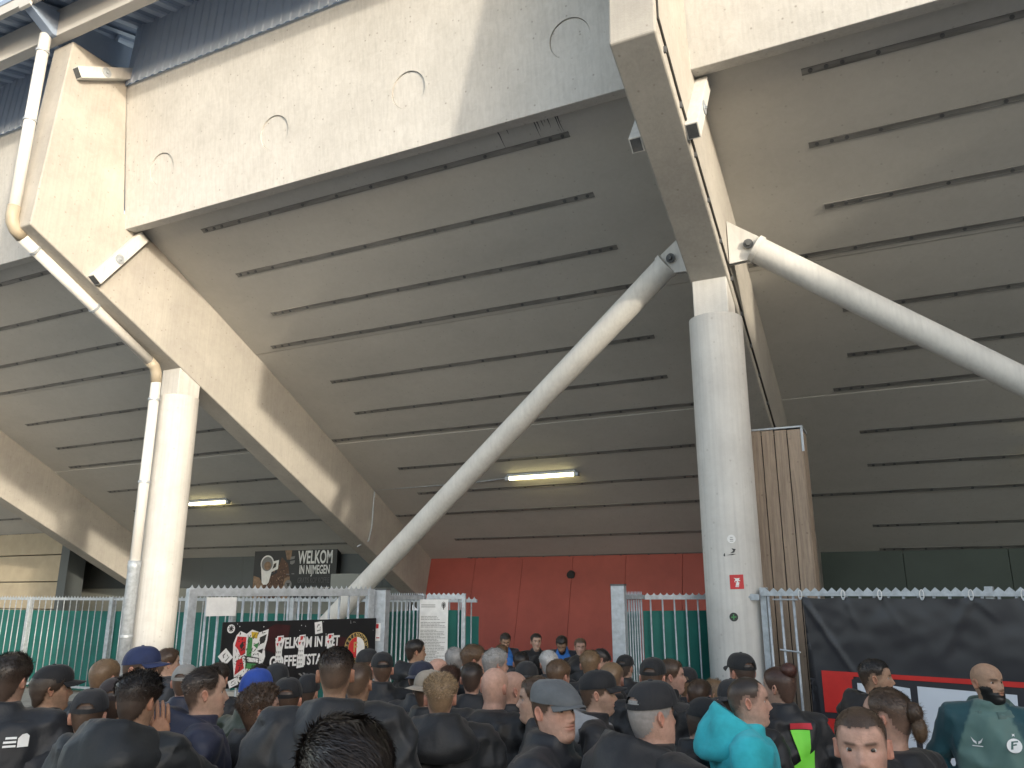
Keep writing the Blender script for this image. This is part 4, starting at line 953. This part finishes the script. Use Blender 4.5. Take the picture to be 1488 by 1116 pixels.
        if keep[-1].all(): fs += [(mp[(nr-1)*ns+j], mp[(nr-1)*ns+(j+1)%ns], len(vs)-1) for j in range(ns)]
        area = np.array([np.linalg.norm(np.cross(PW[i,(j+1)%ns]-PW[i,j], PW[i+1,j]-PW[i,j])) for i,j in quads]); area /= area.sum()
        A3 = np.array(Mh)[:3,:3]/hk; cw = A3 @ np.array(cb)
        pick = r.choice(len(quads), nb, p=area)
        for k in pick:
            i, j = quads[k]; j2 = (j+1) % ns; a, b = r.rand(2)
            root_ = (Q[i,j]*(1-a)+Q[i,j2]*a)*(1-b) + (Q[i+1,j]*(1-a)+Q[i+1,j2]*a)*b; n_v = N[i,j]
            t_ = tq[i,j]; ln = (bl*(.16+.84*t_))*(.6+.8*r.rand())*.72
            cw2 = cw + np.array((.5*noise.noise((root_[0]*16,root_[1]*16,root_[2]*16+X)), .5*noise.noise((root_[1]*16,root_[2]*16,root_[0]*16+Y)), -.55*(1-t_)))
            cl = cw2 - n_v*cw2.dot(n_v); cl = cl*min(1.0, 1.2/(np.linalg.norm(cl)+1e-6)); d_ = n_v*(.10+lift*t_) + cl + r.randn(3)*jitter; d_ /= np.linalg.norm(d_)
            sd_ = np.cross(d_, n_v); sd_ /= np.linalg.norm(sd_)+1e-9; wd = width*(.6+.8*r.rand())
            p0 = root_ - n_v*.002; p1 = p0 + d_*ln*.55; p2 = p0 + d_*ln - n_v*ln*.12 + np.array((0,0,-.10*ln))
            o_ = len(vs); vs += [tuple(p0-sd_*wd), tuple(p0+sd_*wd), tuple(p1+sd_*wd*.8), tuple(p1-sd_*wd*.8), tuple(p2)]
            fs += [(o_,o_+1,o_+2,o_+3),(o_+3,o_+2,o_+4)]; c_ = (colside*(1-t_)+coltop*t_)*(.45+1.25*r.rand()**1.3); vc += [c_]*5
        m_ = bpy.data.meshes.new(n_); m_.from_pydata(vs, [], fs); m_.materials.append(HAIRM); m_.polygons.foreach_set('use_smooth', [True]*len(m_.polygons)); setcol(m_, np.array(vc))
        return link(n_, m_, par)
    sw_ = np.clip((np.abs((ph+np.pi) % (2*np.pi) - np.pi)-.75)/.4, 0, 1)[None,:]
    hl2 = hairline(ph, LINES[style if style in LINES else 'short'])[None,:]; Zl = PL[:,:,2]
    if style != 'bald' and top > 0:
        m_ = (Zl > hl2+.004)
        if hat and hat != 'none': m_ = m_ & (Zl < .178)
        if fade >= .45 and side < .005: m_ = m_ & (Zl > hl2+.004+.026*sw_)
        fe_ = np.clip((Zl-hl2-.028*sw_+.004)/.035, 0, 1) if fade >= .45 and side < .005 else 1.0
        e_ = np.clip((Zl-hl2)/.025, 0, 1); tq = np.clip((Zl-.105)/.075, 0, 1); tq = tq*tq*(3-2*tq)
        th = (side*(1-tq)+(top if not (hat and hat != 'none') else side)*tq)*e_*fe_ + .0008
        lump = np.array([noise.noise((a*22+X*9,b*22,c*22)) for a,b,c in PL.reshape(-1,3)]).reshape(Zl.shape)
        th = th*(1+.35*lump*(top > .012))
        cs_ = hc*(1-fade) + (hc*.5+s0*.35)*fade
        shell('hair', th, blade, int(nblade*1.8) if not (hat and hat != 'none') else nblade//3, comb, hc, cs_, m_, width=.0009 if nblade > 5000 else .0012, lift=.55 if blade < .02 else (.12 if nblade > 5000 else .28), jitter=.13 if nblade > 5000 else .26)
    if beard:
        blen, bden = beard; jm = jawm.reshape(Zl.shape); shell('beard', jm*.0035*blen, .009*blen, bden, (0,.3,-.8), hc, hc, jm > .25, .0010)
    # ---- headwear
    if hat:
        hm = cloth(hatcol, .75); Mt = Mh @ Matrix.Rotation(math.radians(hatyaw + (180 if hatrev else 0)), 4, 'Z')
        if hat == 'cap':
            c_ = hobj('cap', CAP, hm, Mx=Mt); b_ = hobj('brim', BRIM, hm, c_); hobj('strap', STRAP, hm, c_)
        elif hat == 'capc':
            c_ = hobj('cap', CAPC, hm, Mx=Mt); hobj('brim', BRIM, hm, c_)
        elif hat == 'flat':
            c_ = hobj('flat_cap', FLATCAP, hm, Mx=Mt); hobj('brim', brim_mesh(.040, .016), hm, c_, Matrix.Translation((0,.020,-.012)))
        elif hat == 'beanie': hobj('beanie', BEANIE, hm, Mx=Mt @ Matrix.Translation((0,0,-.03)) @ Matrix.Diagonal((1.02,1.0,1.12,1)))
    # ---- clothes
    jm, bvh = jacket_mesh(pose, bulk, collar, seed, amp, long)
    jmat = cloth(jcol, jrough)
    if sleeve:
        me2 = jm.copy(); me2.materials.clear(); me2.materials.append(mat('two_tone_cloth', jcol, jrough, .15, scale=7, attr='Col', bump=.18, bscale=350, sheen=.2, spec=.3))
        cc = np.empty(len(me2.vertices)*3); me2.vertices.foreach_get('co', cc); cc = cc.reshape(-1,3)
        f_ = np.abs(cc[:,0]) - (.195-.40*np.clip(cc[:,2]-1.20, 0, 1)); f_ = np.clip(f_/.006+.5, 0, 1)[:,None]
        setcol(me2, np.array(jcol)*(1-f_)+np.array(sleeve)*f_); jo = link('jacket', me2, root)
    else: jo = hobj('jacket', jm, None); jo.data = jm.copy(); jo.data.materials.clear(); jo.data.materials.append(jmat)
    if hood is not None: hobj('hood', HOODS[hood], cloth(hoodcol or jcol, jrough), jo)
    def patch(n_, m_, polys, ox, oz, side_, lift=.004, scale=1.0):
        lift += .007
        q2 = MB(); dirv = Vector((0,-1,0)) if side_ > 0 else Vector((0,1,0))
        for pts in polys:
            out = []
            for a, b in pts:
                xx = ox + a*scale*(-side_); org = Vector((xx, side_*.6, oz+b*scale)); hit = bvh.ray_cast(org, dirv)
                yy = hit[0].y if hit[0] is not None else side_*.15; out.append((xx, yy+side_*lift, oz+b*scale))
            q2.poly(out)
        return q2.build(n_, m_, jo)
    for lg in logos: patch(*lg)
    hobj('trousers', TROU, cloth(trou, .85), root)
    for s_ in (1,-1): link('shoe', SHOE, root, (s_*.108, 0, 0))
    HEADS[label] = Mh
    return root

# ------------------------------------------------------------------ the crowd
M['dim_teal'] = mat('teal_print', (.05,.12,.11), .6, .05)
person('person', 'man with dark hair in black jacket with small white back logo, leftmost in the crowd', -3.939, 2.552, 1.900, -16.4, hy=12, hair='dark', style='mid', top=0.028, side=0.01, blade=0.028, nblade=1400, skin='fair', jcol=(0.02, 0.023, 0.03), seed=2, logos=[('logo','white_print',[[(-.05,-.02),(-.005,-.02),(-.005,-.012),(-.05,-.012)],[(-.05,-.005),(-.005,-.005),(-.005,.003),(-.05,.003)],[(-.045,.01),(-.005,.01),(-.005,.018),(-.045,.018)],[(.0,-.022),(.036,-.022),(.036,.018),(.026,.028),(.012,.026),(.0,.012)]],.115,1.38,-1,.004,1.0)])
person('person', 'man in black cap with dark curly hair, in profile beside the leftmost man', -4.427, 3.104, 1.789, 50.8, hat='capc', hair='dark', style='mid', side=0.022, top=0.02, blade=0.02, nblade=1800, skin='tan', eyes=True, jcol=(0.012, 0.012, 0.014), hood=2, collar='hood', seed=3, stubble=0.35)
person('person', 'person in charcoal cap seen from behind, low between two black jackets', -3.618, 2.767, 1.735, -15.2, hat='cap', hatcol=(0.028, 0.028, 0.032), hair='brown', skin='fair', jcol=(0.02, 0.02, 0.024), seed=1)
person('person', 'man with black hair and big black hood raising one hand to his face', -3.106, 2.569, 1.853, 7.3, hp=12, hair='black', style='mid', top=0.03, side=0.008, blade=0.034, nblade=2200, comb=(0.2, -0.5, 0.1), skin='tan', pose='raised', hood=1, collar='hood', bulk=1.06, jcol=(0.014, 0.017, 0.02), seed=4, eyes=True)
person('person', 'man with short sandy hair behind the black-haired man, near the drainpipe', -4.541, 3.539, 1.799, 13.7, hair='sandy', top=0.01, side=0.006, blade=0.012, skin='pink', jcol=(0.012, 0.012, 0.013), seed=1)
person('person', 'person in dark brown cap squeezed behind the black-haired man', -3.817, 3.059, 1.752, -20.8, hat='cap', hatcol=(0.035, 0.022, 0.022), hair='dark', jcol=(0.02, 0.02, 0.022), seed=2)
person('person', 'man in navy blue cap looking right in front of the drainpipe column', -4.094, 3.410, 1.882, 83.8, hat='capc', hatcol=(0.02, 0.035, 0.115), hair='brown', skin='fair', eyes=True, stubble=0.25, jcol=(0.03, 0.035, 0.045), seed=5, hy=8)
person('person', 'man with brown hair in grey jacket, profile right beside the navy cap', -5.673, 5.000, 1.740, 49.3, hair='brown', top=0.022, side=0.008, blade=0.022, skin='fair', eyes=True, jcol=(0.045, 0.05, 0.06), hood=0, collar='hood', seed=3)
person('person', 'person in light grey cap seen from behind near the open gate', -4.723, 4.341, 1.691, -3.7, hat='cap', hatcol=(0.36, 0.35, 0.33), hair='brown', skin='pink', jcol=(0.02, 0.026, 0.06), seed=1)
person('person', 'man in navy hooded jacket with slicked dark hair in profile', -3.226, 3.080, 1.830, 59.7, hair='dark', style='recede', top=0.02, side=0.003, blade=0.03, nblade=2400, comb=(0, -1.0, 0), fade=0.5, skin='fair', eyes=True, jcol=(0.02, 0.026, 0.062), hood=1, collar='hood', bulk=1.05, seed=5, stubble=0.2)
person('person', 'young man with tousled brown curls looking up to the right', -3.130, 3.415, 1.715, 61.4, hp=-8, hair='brown', style='mid', top=0.034, side=0.012, blade=0.034, nblade=3000, comb=(0, 0.1, 0.3), skin='pink', eyes=True, jcol=(0.016, 0.016, 0.018), hood=2, collar='hood', seed=2)
person('person', 'person in bright blue beanie and olive jacket in front of the welcome sign', -3.620, 3.861, 1.730, 32.7, hat='beanie', hatcol=(0.02, 0.075, 0.4), hair='dark', jcol=(0.075, 0.095, 0.06), seed=3)
person('person', 'person with dark hair standing close to the foot of the open gate', -4.886, 4.819, 1.667, 0.3, hair='dark', top=0.02, side=0.008, jcol=(0.015, 0.015, 0.017), seed=1)
person('person', 'person in black beanie below the lettering of the welcome sign', -3.925, 4.397, 1.711, -6.0, hat='beanie', hatcol=(0.02, 0.022, 0.026), hair='dark', jcol=(0.014, 0.014, 0.016), seed=2)
person('person', 'person with dark wavy hair directly under the pasted crest', -4.880, 5.268, 1.616, -2.1, hair='black', style='mid', top=0.03, side=0.014, blade=0.03, nblade=1200, jcol=(0.02, 0.02, 0.024), seed=3)
person('person', 'person in black cap with open back and brown hair, under the sign', -3.255, 3.748, 1.716, -10.3, hat='cap', hatcol=(0.015, 0.015, 0.017), hair='brown', side=0.006, jcol=(0.014, 0.014, 0.017), seed=4, skin='pink')
person('person', 'person in black beanie left of the broad man with cropped hair', -4.127, 4.969, 1.588, 6.1, hat='beanie', hatcol=(0.014, 0.015, 0.019), hair='dark', jcol=(0.012, 0.012, 0.014), seed=1)
person('person', 'broad man with cropped dark hair seen from behind, tallest near the sign', -2.337, 2.998, 1.960, -8.1, hair='dark', top=0.008, side=0.0018, blade=0.012, nblade=3200, fade=0.7, paintscalp=0.75, skin='tan', bulk=1.13, collar='crew', hood=2, jcol=(0.017, 0.018, 0.021), seed=5)
person('person', 'dark-haired person nearest the camera, only the crown showing', -1.054, 1.400, 1.930, -11.4, hair='dark', style='mid', top=0.026, side=0.01, blade=0.05, nblade=9000, comb=(0.7, -0.8, 0.0), fade=0.3, skin='fair', jcol=(0.015, 0.016, 0.019), hood=0, collar='hood', seed=4)
person('person', 'person in black cap just right of the broad man, by the gate', -4.288, 5.895, 1.716, 35.0, hat='capc', hatcol=(0.02, 0.021, 0.024), hair='brown', jcol=(0.016, 0.016, 0.018), seed=2)
person('person', 'man in black cap and black jacket with white shoulder logo, from behind', -3.570, 5.127, 1.761, -13.0, hat='cap', hatcol=(0.012, 0.012, 0.014), hair='brown', side=0.005, skin='pink', jcol=(0.013, 0.013, 0.015), seed=3, logos=[('logo', 'white_print', [[(-.03,0),(-.022,.028),(-.004,.018),(.008,.034),(.02,.018),(.036,.012),(.03,-.012),(.012,-.03),(-.02,-.024)]], -0.1, 1.37, -1, .004, 1.0)])
person('person', 'man with shaved sides half hidden behind the broad man', -2.825, 3.820, 1.821, 4.4, hair='brown', top=0.006, side=0.002, blade=0.008, fade=0.7, paintscalp=0.6, skin='tan', jcol=(0.013, 0.014, 0.016), seed=1)
person('person', 'man with black hair in profile before the white notice board', -4.520, 7.016, 1.743, 63.3, hair='black', top=0.022, side=0.01, blade=0.02, skin='tan', jcol=(0.012, 0.013, 0.016), hood=0, collar='hood', seed=4)
person('person', 'person in faded navy cap behind the beige cap', -3.161, 4.996, 1.717, 23.7, hat='capc', hatcol=(0.022, 0.028, 0.062), hatrev=True, hair='dark', jcol=(0.015, 0.016, 0.02), seed=2)
person('person', 'man wearing a beige cap back to front', -2.695, 4.342, 1.733, 52.3, hat='cap', hatcol=(0.4, 0.345, 0.28), hatrev=True, hair='brown', skin='pink', jcol=(0.016, 0.017, 0.019), seed=3)
person('person', 'man with blond hair and large black hood, white logo on the back', -2.254, 3.766, 1.781, -7.0, hair='blond', style='short', top=0.022, side=0.004, blade=0.026, nblade=3000, comb=(0.3, 0.3, 0.1), fade=0.45, skin='pink', hood=1, collar='hood', bulk=1.1, jcol=(0.016, 0.0155, 0.0165), seed=2, logos=[('logo', 'white_print', [[(-.03,0),(-.022,.028),(-.004,.018),(.008,.034),(.02,.018),(.036,.012),(.03,-.012),(.012,-.03),(-.02,-.024)]], 0.125, 1.4, -1, .004, 1.2)])
person('person', 'bald man with red skin behind the beige cap, at the notice board', -3.607, 5.946, 1.675, 44.9, style='bald', skin='pink', hair='none', jcol=(0.014, 0.014, 0.016), seed=1)
person('person', 'bald man in black crew neck looking away to the right, central', -2.262, 4.352, 1.777, 26.7, hp=6, style='bald', skin='pink', hair='sandy', fat=0.08, jaw=1.1, collar='crew', bulk=1.12, jcol=(0.013, 0.013, 0.0145), seed=4, stubble=0.15)
person('person', 'man with shaven head in profile just behind the bald man', -2.380, 4.836, 1.712, 66.1, hair='brown', style='bald', paintscalp=0.3, skin='pink', stubble=0.3, eyes=True, jcol=(0.016, 0.016, 0.018), seed=5)
person('person', 'man with short dark hair left of the bald man', -2.931, 5.329, 1.705, 5.2, hair='dark', top=0.012, side=0.006, blade=0.012, nblade=1500, skin='pink', jcol=(0.014, 0.014, 0.017), seed=3, hood=2, collar='hood')
person('person', 'person with grey curly hair at the edge of the red wall', -3.893, 6.751, 1.690, -4.0, hair='grey', style='mid', top=0.03, side=0.02, blade=0.024, nblade=1200, comb=(0, 0, 0), jcol=(0.02, 0.02, 0.024), seed=1)
person('person', 'woman with long auburn hair under the grey curls', -3.231, 5.518, 1.655, 15.7, hair='red', style='long', top=0.02, side=0.024, blade=0.05, nblade=1200, comb=(0, -0.2, -1), jcol=(0.02, 0.018, 0.02), seed=2)
person('person', 'man with brown quiff in profile against the red wall', -3.454, 6.269, 1.751, 72.4, hair='lightbrown', top=0.032, side=0.008, blade=0.03, nblade=1600, comb=(0, -0.8, 0.3), skin='pink', eyes=True, jcol=(0.014, 0.014, 0.016), seed=4)
person('person', 'grey-haired older man in profile, centre of the entrance', -3.026, 5.853, 1.762, 60.9, hair='grey', style='mid', top=0.026, side=0.016, blade=0.022, nblade=1800, skin='pink', eyes=True, jcol=(0.03, 0.032, 0.036), seed=5)
person('person', 'person in black cap right of the bald man, from behind', -2.491, 5.321, 1.717, 9.0, hat='capc', hatrev=True, hatcol=(0.022, 0.022, 0.025), hair='brown', skin='pink', jcol=(0.016, 0.016, 0.018), seed=1)
person('person', 'white-haired person in front of the stewards', -3.065, 7.044, 1.678, -5.4, hair='white', style='mid', top=0.022, side=0.012, blade=0.02, nblade=1200, jcol=(0.015, 0.015, 0.018), seed=2)
person('person', 'man with light brown hair behind the grey flat cap', -2.416, 5.698, 1.715, 38.3, hair='lightbrown', top=0.02, side=0.008, blade=0.02, nblade=1300, skin='pink', eyes=True, jcol=(0.015, 0.015, 0.017), seed=3)
person('person', 'man in grey flat cap frowning, tracksuit with white piping', -1.395, 3.224, 1.841, 108.2, hy=30, hp=-3, hat='flat', hatcol=(0.135, 0.145, 0.155), hair='brown', side=0.006, skin='pink', eyes=True, fat=0.08, jaw=1.08, stubble=0.12, jcol=(0.012, 0.014, 0.02), seed=3, collar='stand', logos=[('piping','white_print',[[(-.185,.10),(-.20,0),(-.19,0),(-.175,.10)]],0,1.30,1,.004,1.0),('piping','white_print',[[(.185,.10),(.20,0),(.19,0),(.175,.10)]],0,1.30,1,.004,1.0)])
person('person', 'man with brown hair facing left behind the flat cap', -1.886, 4.221, 1.746, -80.3, hair='brown', top=0.018, side=0.008, blade=0.02, nblade=1400, skin='fair', eyes=True, jcol=(0.018, 0.018, 0.02), seed=1)
person('person', 'man in black cap and light grey inner hood, in profile', -1.727, 4.610, 1.746, 90.0, hat='capc', hatcol=(0.013, 0.013, 0.016), hair='brown', skin='fair', stubble=0.5, eyes=True, hood=0, hoodcol=(0.42, 0.42, 0.43), collar='hood', jcol=(0.015, 0.014, 0.016), seed=5, logos=[('logo', 'white_print', [[(-.03,0),(-.022,.028),(-.004,.018),(.008,.034),(.02,.018),(.036,.012),(.03,-.012),(.012,-.03),(-.02,-.024)]], 0.06, 1.3, -1, .004, 0.9)])
person('person', 'man with tousled sandy hair from behind, below the entrance opening', -2.479, 6.551, 1.724, 10.4, hair='sandy', top=0.022, side=0.008, blade=0.022, nblade=1300, skin='pink', jcol=(0.015, 0.015, 0.018), seed=2)
person('person', 'man with cropped fair hair behind the profile in black cap', -1.871, 5.341, 1.746, 21.0, hair='sandy', top=0.006, side=0.003, blade=0.008, fade=0.7, paintscalp=0.55, skin='pink', jcol=(0.014, 0.014, 0.016), seed=4)
person('person', 'steward in blue vest looking down, leftmost at the red wall', -5.650, 11.290, 1.629, 169.5, hp=22, hair='dark', skin='tan', jcol=(0.03, 0.16, 0.5), sleeve=(0.02, 0.02, 0.03), seed=1, hi=False, beard=(.8,150))
person('person', 'man in black jacket facing the crowd between two blue vests', -5.136, 11.318, 1.608, 166.7, hair='dark', skin='fair', jcol=(0.012, 0.012, 0.014), seed=2, hi=False, eyes=True)
person('person', 'bearded steward in blue vest bending his head at the red wall', -4.584, 11.032, 1.650, 188.5, hp=35, hair='dark', skin='tan', jcol=(0.03, 0.17, 0.55), sleeve=(0.02, 0.02, 0.03), seed=3, hi=False, beard=(1.0,150))
person('person', 'man with fair hair facing out behind the bent black coat', -4.102, 10.488, 1.602, 179.8, hair='lightbrown', skin='pink', jcol=(0.02, 0.02, 0.024), seed=1, hi=False)
person('person', 'person in black coat bending forward at the right entrance post', -3.527, 8.161, 1.739, 75.7, hp=30, hair='black', skin='fair', jcol=(0.01, 0.01, 0.011), bulk=1.25, lean=16, hood=1, collar='hood', seed=2, hi=False)
person('person', 'dark-haired person under the left steward in blue', -4.151, 7.851, 1.603, 8.2, hair='dark', hi=False, jcol=(0.02, 0.02, 0.024), seed=3)
person('person', 'brown-haired person between grey curls and the left steward', -4.588, 9.085, 1.582, 14.3, hair='lightbrown', hi=False, jcol=(0.02, 0.022, 0.03), seed=1)
person('person', 'dark-haired person below the man in black facing the crowd', -3.683, 7.745, 1.609, 0.6, hair='black', hi=False, jcol=(0.014, 0.014, 0.016), seed=2)
person('person', 'person in black cap at the foot of the right entrance post', -2.605, 7.830, 1.600, 27.9, hat='cap', hair='dark', hi=False, jcol=(0.014, 0.014, 0.016), seed=3)
person('person', 'man in black open-back cap left of the grey green fence bars', -1.542, 5.181, 1.785, 23.7, hat='cap', hatcol=(0.013, 0.013, 0.015), hair='brown', skin='pink', jcol=(0.012, 0.012, 0.014), hood=2, collar='hood', seed=4)
person('person', 'man with brown hair in profile beside the open-back cap', -1.664, 5.978, 1.726, 90.9, hair='brown', top=0.016, side=0.008, skin='pink', eyes=True, jcol=(0.02, 0.02, 0.022), seed=5)
person('person', 'person in small black cap before the green windbreak', -1.626, 6.356, 1.634, 26.0, hat='cap', hatcol=(0.015, 0.015, 0.018), hair='sandy', skin='pink', jcol=(0.013, 0.013, 0.016), seed=1)
person('person', 'person with short brown hair left of the orange vest', -1.362, 5.644, 1.632, 30.9, hair='brown', top=0.012, side=0.006, blade=0.014, skin='pink', jcol=(0.014, 0.014, 0.017), seed=2)
person('person', 'woman with fair hair in orange and yellow safety vest at the column', -1.531, 6.775, 1.524, 88.8, hair='sandy', style='long', top=0.016, side=0.018, blade=0.04, nblade=1000, comb=(0, -0.3, -1), skin='fair', jcol=(0.75, 0.12, 0.02), sleeve=(0.45, 0.7, 0.05), seed=3)
person('person', 'big man in charcoal cap with black hood, foreground right of centre', -0.975, 3.181, 1.853, 61.6, hat='cap', hatcol=(0.02, 0.02, 0.024), hair='grey', side=0.003, paintscalp=0.35, skin='pink', fat=0.12, jaw=1.12, hood=1, collar='hood', bulk=1.2, jcol=(0.015, 0.0145, 0.0165), seed=5)
person('person', 'bearded man in black cap low beside the big charcoal cap', -1.115, 4.474, 1.653, 96.7, hp=12, hat='capc', hatcol=(0.012, 0.012, 0.014), hair='dark', skin='fair', eyes=True, beard=(1.1,900), jcol=(0.012, 0.013, 0.017), seed=4, logos=[('logo', 'white_print', [[(-.03,0),(-.022,.028),(-.004,.018),(.008,.034),(.02,.018),(.036,.012),(.03,-.012),(.012,-.03),(-.02,-.024)]], -0.05, 1.36, -1, .004, 0.8)])
person('person', 'man in black cap with brim to the left, before the column', -1.025, 5.492, 1.811, -16.4, hat='cap', hatcol=(0.011, 0.011, 0.013), hair='dark', skin='pink', jcol=(0.014, 0.014, 0.016), seed=1)
person('person', 'person in dark cap directly behind the turquoise hoodie', -0.996, 4.918, 1.699, 15.0, hat='capc', hatrev=True, hatcol=(0.024, 0.024, 0.028), hair='dark', jcol=(0.015, 0.016, 0.019), seed=2)
person('person', 'man in bright turquoise hoodie with shaven head, profile right', -0.813, 4.281, 1.792, 96.0, hair='dark', style='recede', top=0.003, side=0.001, blade=0.004, fade=0.7, paintscalp=0.62, skin='pink', eyes=True, fat=0.1, jaw=1.08, hood=3, collar='hood', bulk=1.12, jcol=(0.05, 0.6, 0.68), jrough=0.9, amp=0.8, seed=3)
person('person', 'woman with auburn bun in black coat and green and red vest', -0.756, 5.205, 1.766, 0.1, hy=-38, hair='red', style='mid', top=0.012, side=0.01, blade=0.016, comb=(0, -1, 0.3), skin='fair', jcol=(0.015, 0.016, 0.02), bulk=1.0, long=True, seed=4)
person('person', 'man with dark cropped hair in profile before the banner letters', -0.300, 5.984, 1.773, 107.9, hair='black', style='short', top=0.014, side=0.002, blade=0.014, nblade=2200, fade=0.6, paintscalp=0.5, skin='tan', eyes=True, stubble=0.35, hood=0, collar='hood', jcol=(0.012, 0.012, 0.013), seed=5)
person('person', 'person with slicked brown undercut and small ponytail, from behind', -0.125, 3.810, 1.811, -37.6, hair='brown', style='recede', top=0.016, side=0.0015, blade=0.022, nblade=2600, comb=(0, -1.4, -0.1), fade=0.75, paintscalp=0.35, skin='pink', collar='crew', jcol=(0.013, 0.013, 0.016), seed=1)
person('person', 'man with buzz cut smiling at the camera, bottom right', -0.181, 2.833, 1.859, 209.1, hy=-4, hr=2, hair='brown', style='short', top=0.003, side=0.002, blade=0.005, nblade=4000, comb=(0, 0.3, 0), fade=0.45, paintscalp=0.75, skin='pink', eyes=True, stubble=0.45, fat=0.06, jaw=1.05, jcol=(0.014, 0.014, 0.016), seed=2)
person('person', 'bald bearded man in grey green track jacket before the banner', 0.343, 5.869, 1.786, 213.9, hy=-48, hp=-2, style='bald', hair='black', skin='tan', eyes=True, beard=(1.3,2600), fat=0.03, pose='hips', bulk=1.02, collar='hood', hood=2, jcol=(0.105, 0.185, 0.165), sleeve=(0.014, 0.062, 0.075), amp=0.8, seed=3, logos=[('logo','white_print',[[(-.035,.03),(-.022,0),(-.004,-.012),(-.006,.004),(-.02,.012)],[(.035,.03),(.022,0),(.004,-.012),(.006,.004),(.02,.012)],[(-.03,-.024),(.03,-.024),(.03,-.019),(-.03,-.019)]],.075,1.29,1,.005,.9),('crest','white_print',[[(.036*math.cos(t*.314),.036*math.sin(t*.314)) for t in range(20)]],-.105,1.29,1,.005,1.0),('crest_letter','dim_teal',[[(-.02,-.02),(-.008,-.02),(-.006,.0),(.014,.004),(.012,.012),(-.006,.008),(-.002,.018),(.022,.02),(.02,.028),(-.014,.024)]],-.105,1.29,1,.007,.9),('star','white_print',[[(-.008,-.008),(0,-.003),(.008,-.008),(.004,.002),(.008,.008),(0,.005),(-.008,.008),(-.004,.002)]],-.105,1.342,1,.005,.9)])

# ------------------------------------------------------------------ hair bun, ponytail, vest and scarf that belong to single people
def find(part): return [o for o in COL.objects if o.get('label') and part in o['label']][0]
def on_head(p, mb, name, m, cols=None, smooth=True):
    me = mb.mesh(name, m, smooth)
    if cols is not None: setcol(me, np.tile(np.array(cols), (len(me.vertices),1)))
    return link(name, me, p)
def strand_lump(name, p, c, r, col, seed, n=260):
    q = MB(); c = Vector(c); q.ell(c, r, 14, 10); rr = random.Random(seed)
    for k in range(n):
        v = Vector((rr.gauss(0,1), rr.gauss(0,1), rr.gauss(0,1))).normalized(); t = v.cross(Vector((rr.gauss(0,1), rr.gauss(0,1), rr.gauss(0,1)))).normalized()
        b = c+Vector((v.x*r[0], v.y*r[1], v.z*r[2])); l = rr.uniform(.015,.045); sd_ = v.cross(t)*.0012
        q.add([b-sd_, b+sd_, b+t*l+v*.004], [(0,1,2)])
    me = q.mesh(name, HAIRM, True); cc = np.array([np.array(col)*rr.uniform(.6,1.4) for _ in me.vertices]); setcol(me, cc); o = link(name, me, p); o.matrix_local = HEADS[p['label']]; return o
w_ = find('auburn bun'); strand_lump('hair_bun', w_, (.0,-.082,.222), (.052,.050,.046), (.07,.025,.018), 3)
w_ = find('small ponytail'); strand_lump('ponytail', w_, (.0,-.122,.150), (.038,.036,.044), HAIRS['brown'], 5); strand_lump('ponytail', w_, (.0,-.138,.085), (.032,.030,.052), HAIRS['lightbrown'], 6, 340)
q = MB(); q.tube([(.028*math.cos(t), -.112, .150+.028*math.sin(t)) for t in np.linspace(0, 6.28, 14)], .008, 6); on_head(w_, q, 'hair_tie', cloth((.012,.012,.012))).matrix_local = HEADS[w_['label']]
# safety vest of the woman with the bun
M['hi_green'] = mat('fluorescent_green', (.22,.78,.06), .6, .06); M['hi_red'] = mat('vest_red', (.60,.03,.05), .7, .1); M['reflective'] = mat('reflective_strip', (.55,.56,.58), .35, .05)
w_ = find('auburn bun'); jm_ = [c for c in w_.children if c.name.startswith('jacket')][0]
bm = bmesh.new(); bm.from_mesh(jm_.data); bv = BVHTree.FromBMesh(bm); bm.free()
def drape(name, m, pts2, par, bv, lift=.012, side=-1, nsub=6):
    q = MB(); (x0,z0),(x1,z1),(x2,z2),(x3,z3) = pts2; vs = []
    for i in range(nsub+1):
        for j in range(nsub+1):
            u, v = i/nsub, j/nsub; x = (x0*(1-u)+x1*u)*(1-v)+(x3*(1-u)+x2*u)*v; z = (z0*(1-u)+z1*u)*(1-v)+(z3*(1-u)+z2*u)*v
            hit = bv.ray_cast(Vector((x, side*.6, z)), Vector((0,-side,0))); y = hit[0].y if hit[0] is not None else side*.13
            vs.append((x, y+side*lift, z))
    q.add(vs, [(i*(nsub+1)+j, (i+1)*(nsub+1)+j, (i+1)*(nsub+1)+j+1, i*(nsub+1)+j+1) for i in range(nsub) for j in range(nsub)])
    return q.build(name, m, par, smooth=True)
drape('vest_panel', 'hi_green', ((-.02,1.40),(.085,1.40),(.055,1.14),(.045,1.14)), jm_, bv)
drape('vest_panel', 'hi_green', ((-.03,1.22),(.10,1.30),(.075,1.05),(.04,1.00)), jm_, bv, .016)
drape('vest_trim', 'hi_red', ((-.02,1.435),(.10,1.435),(.10,1.405),(-.02,1.405)), jm_, bv, .014)
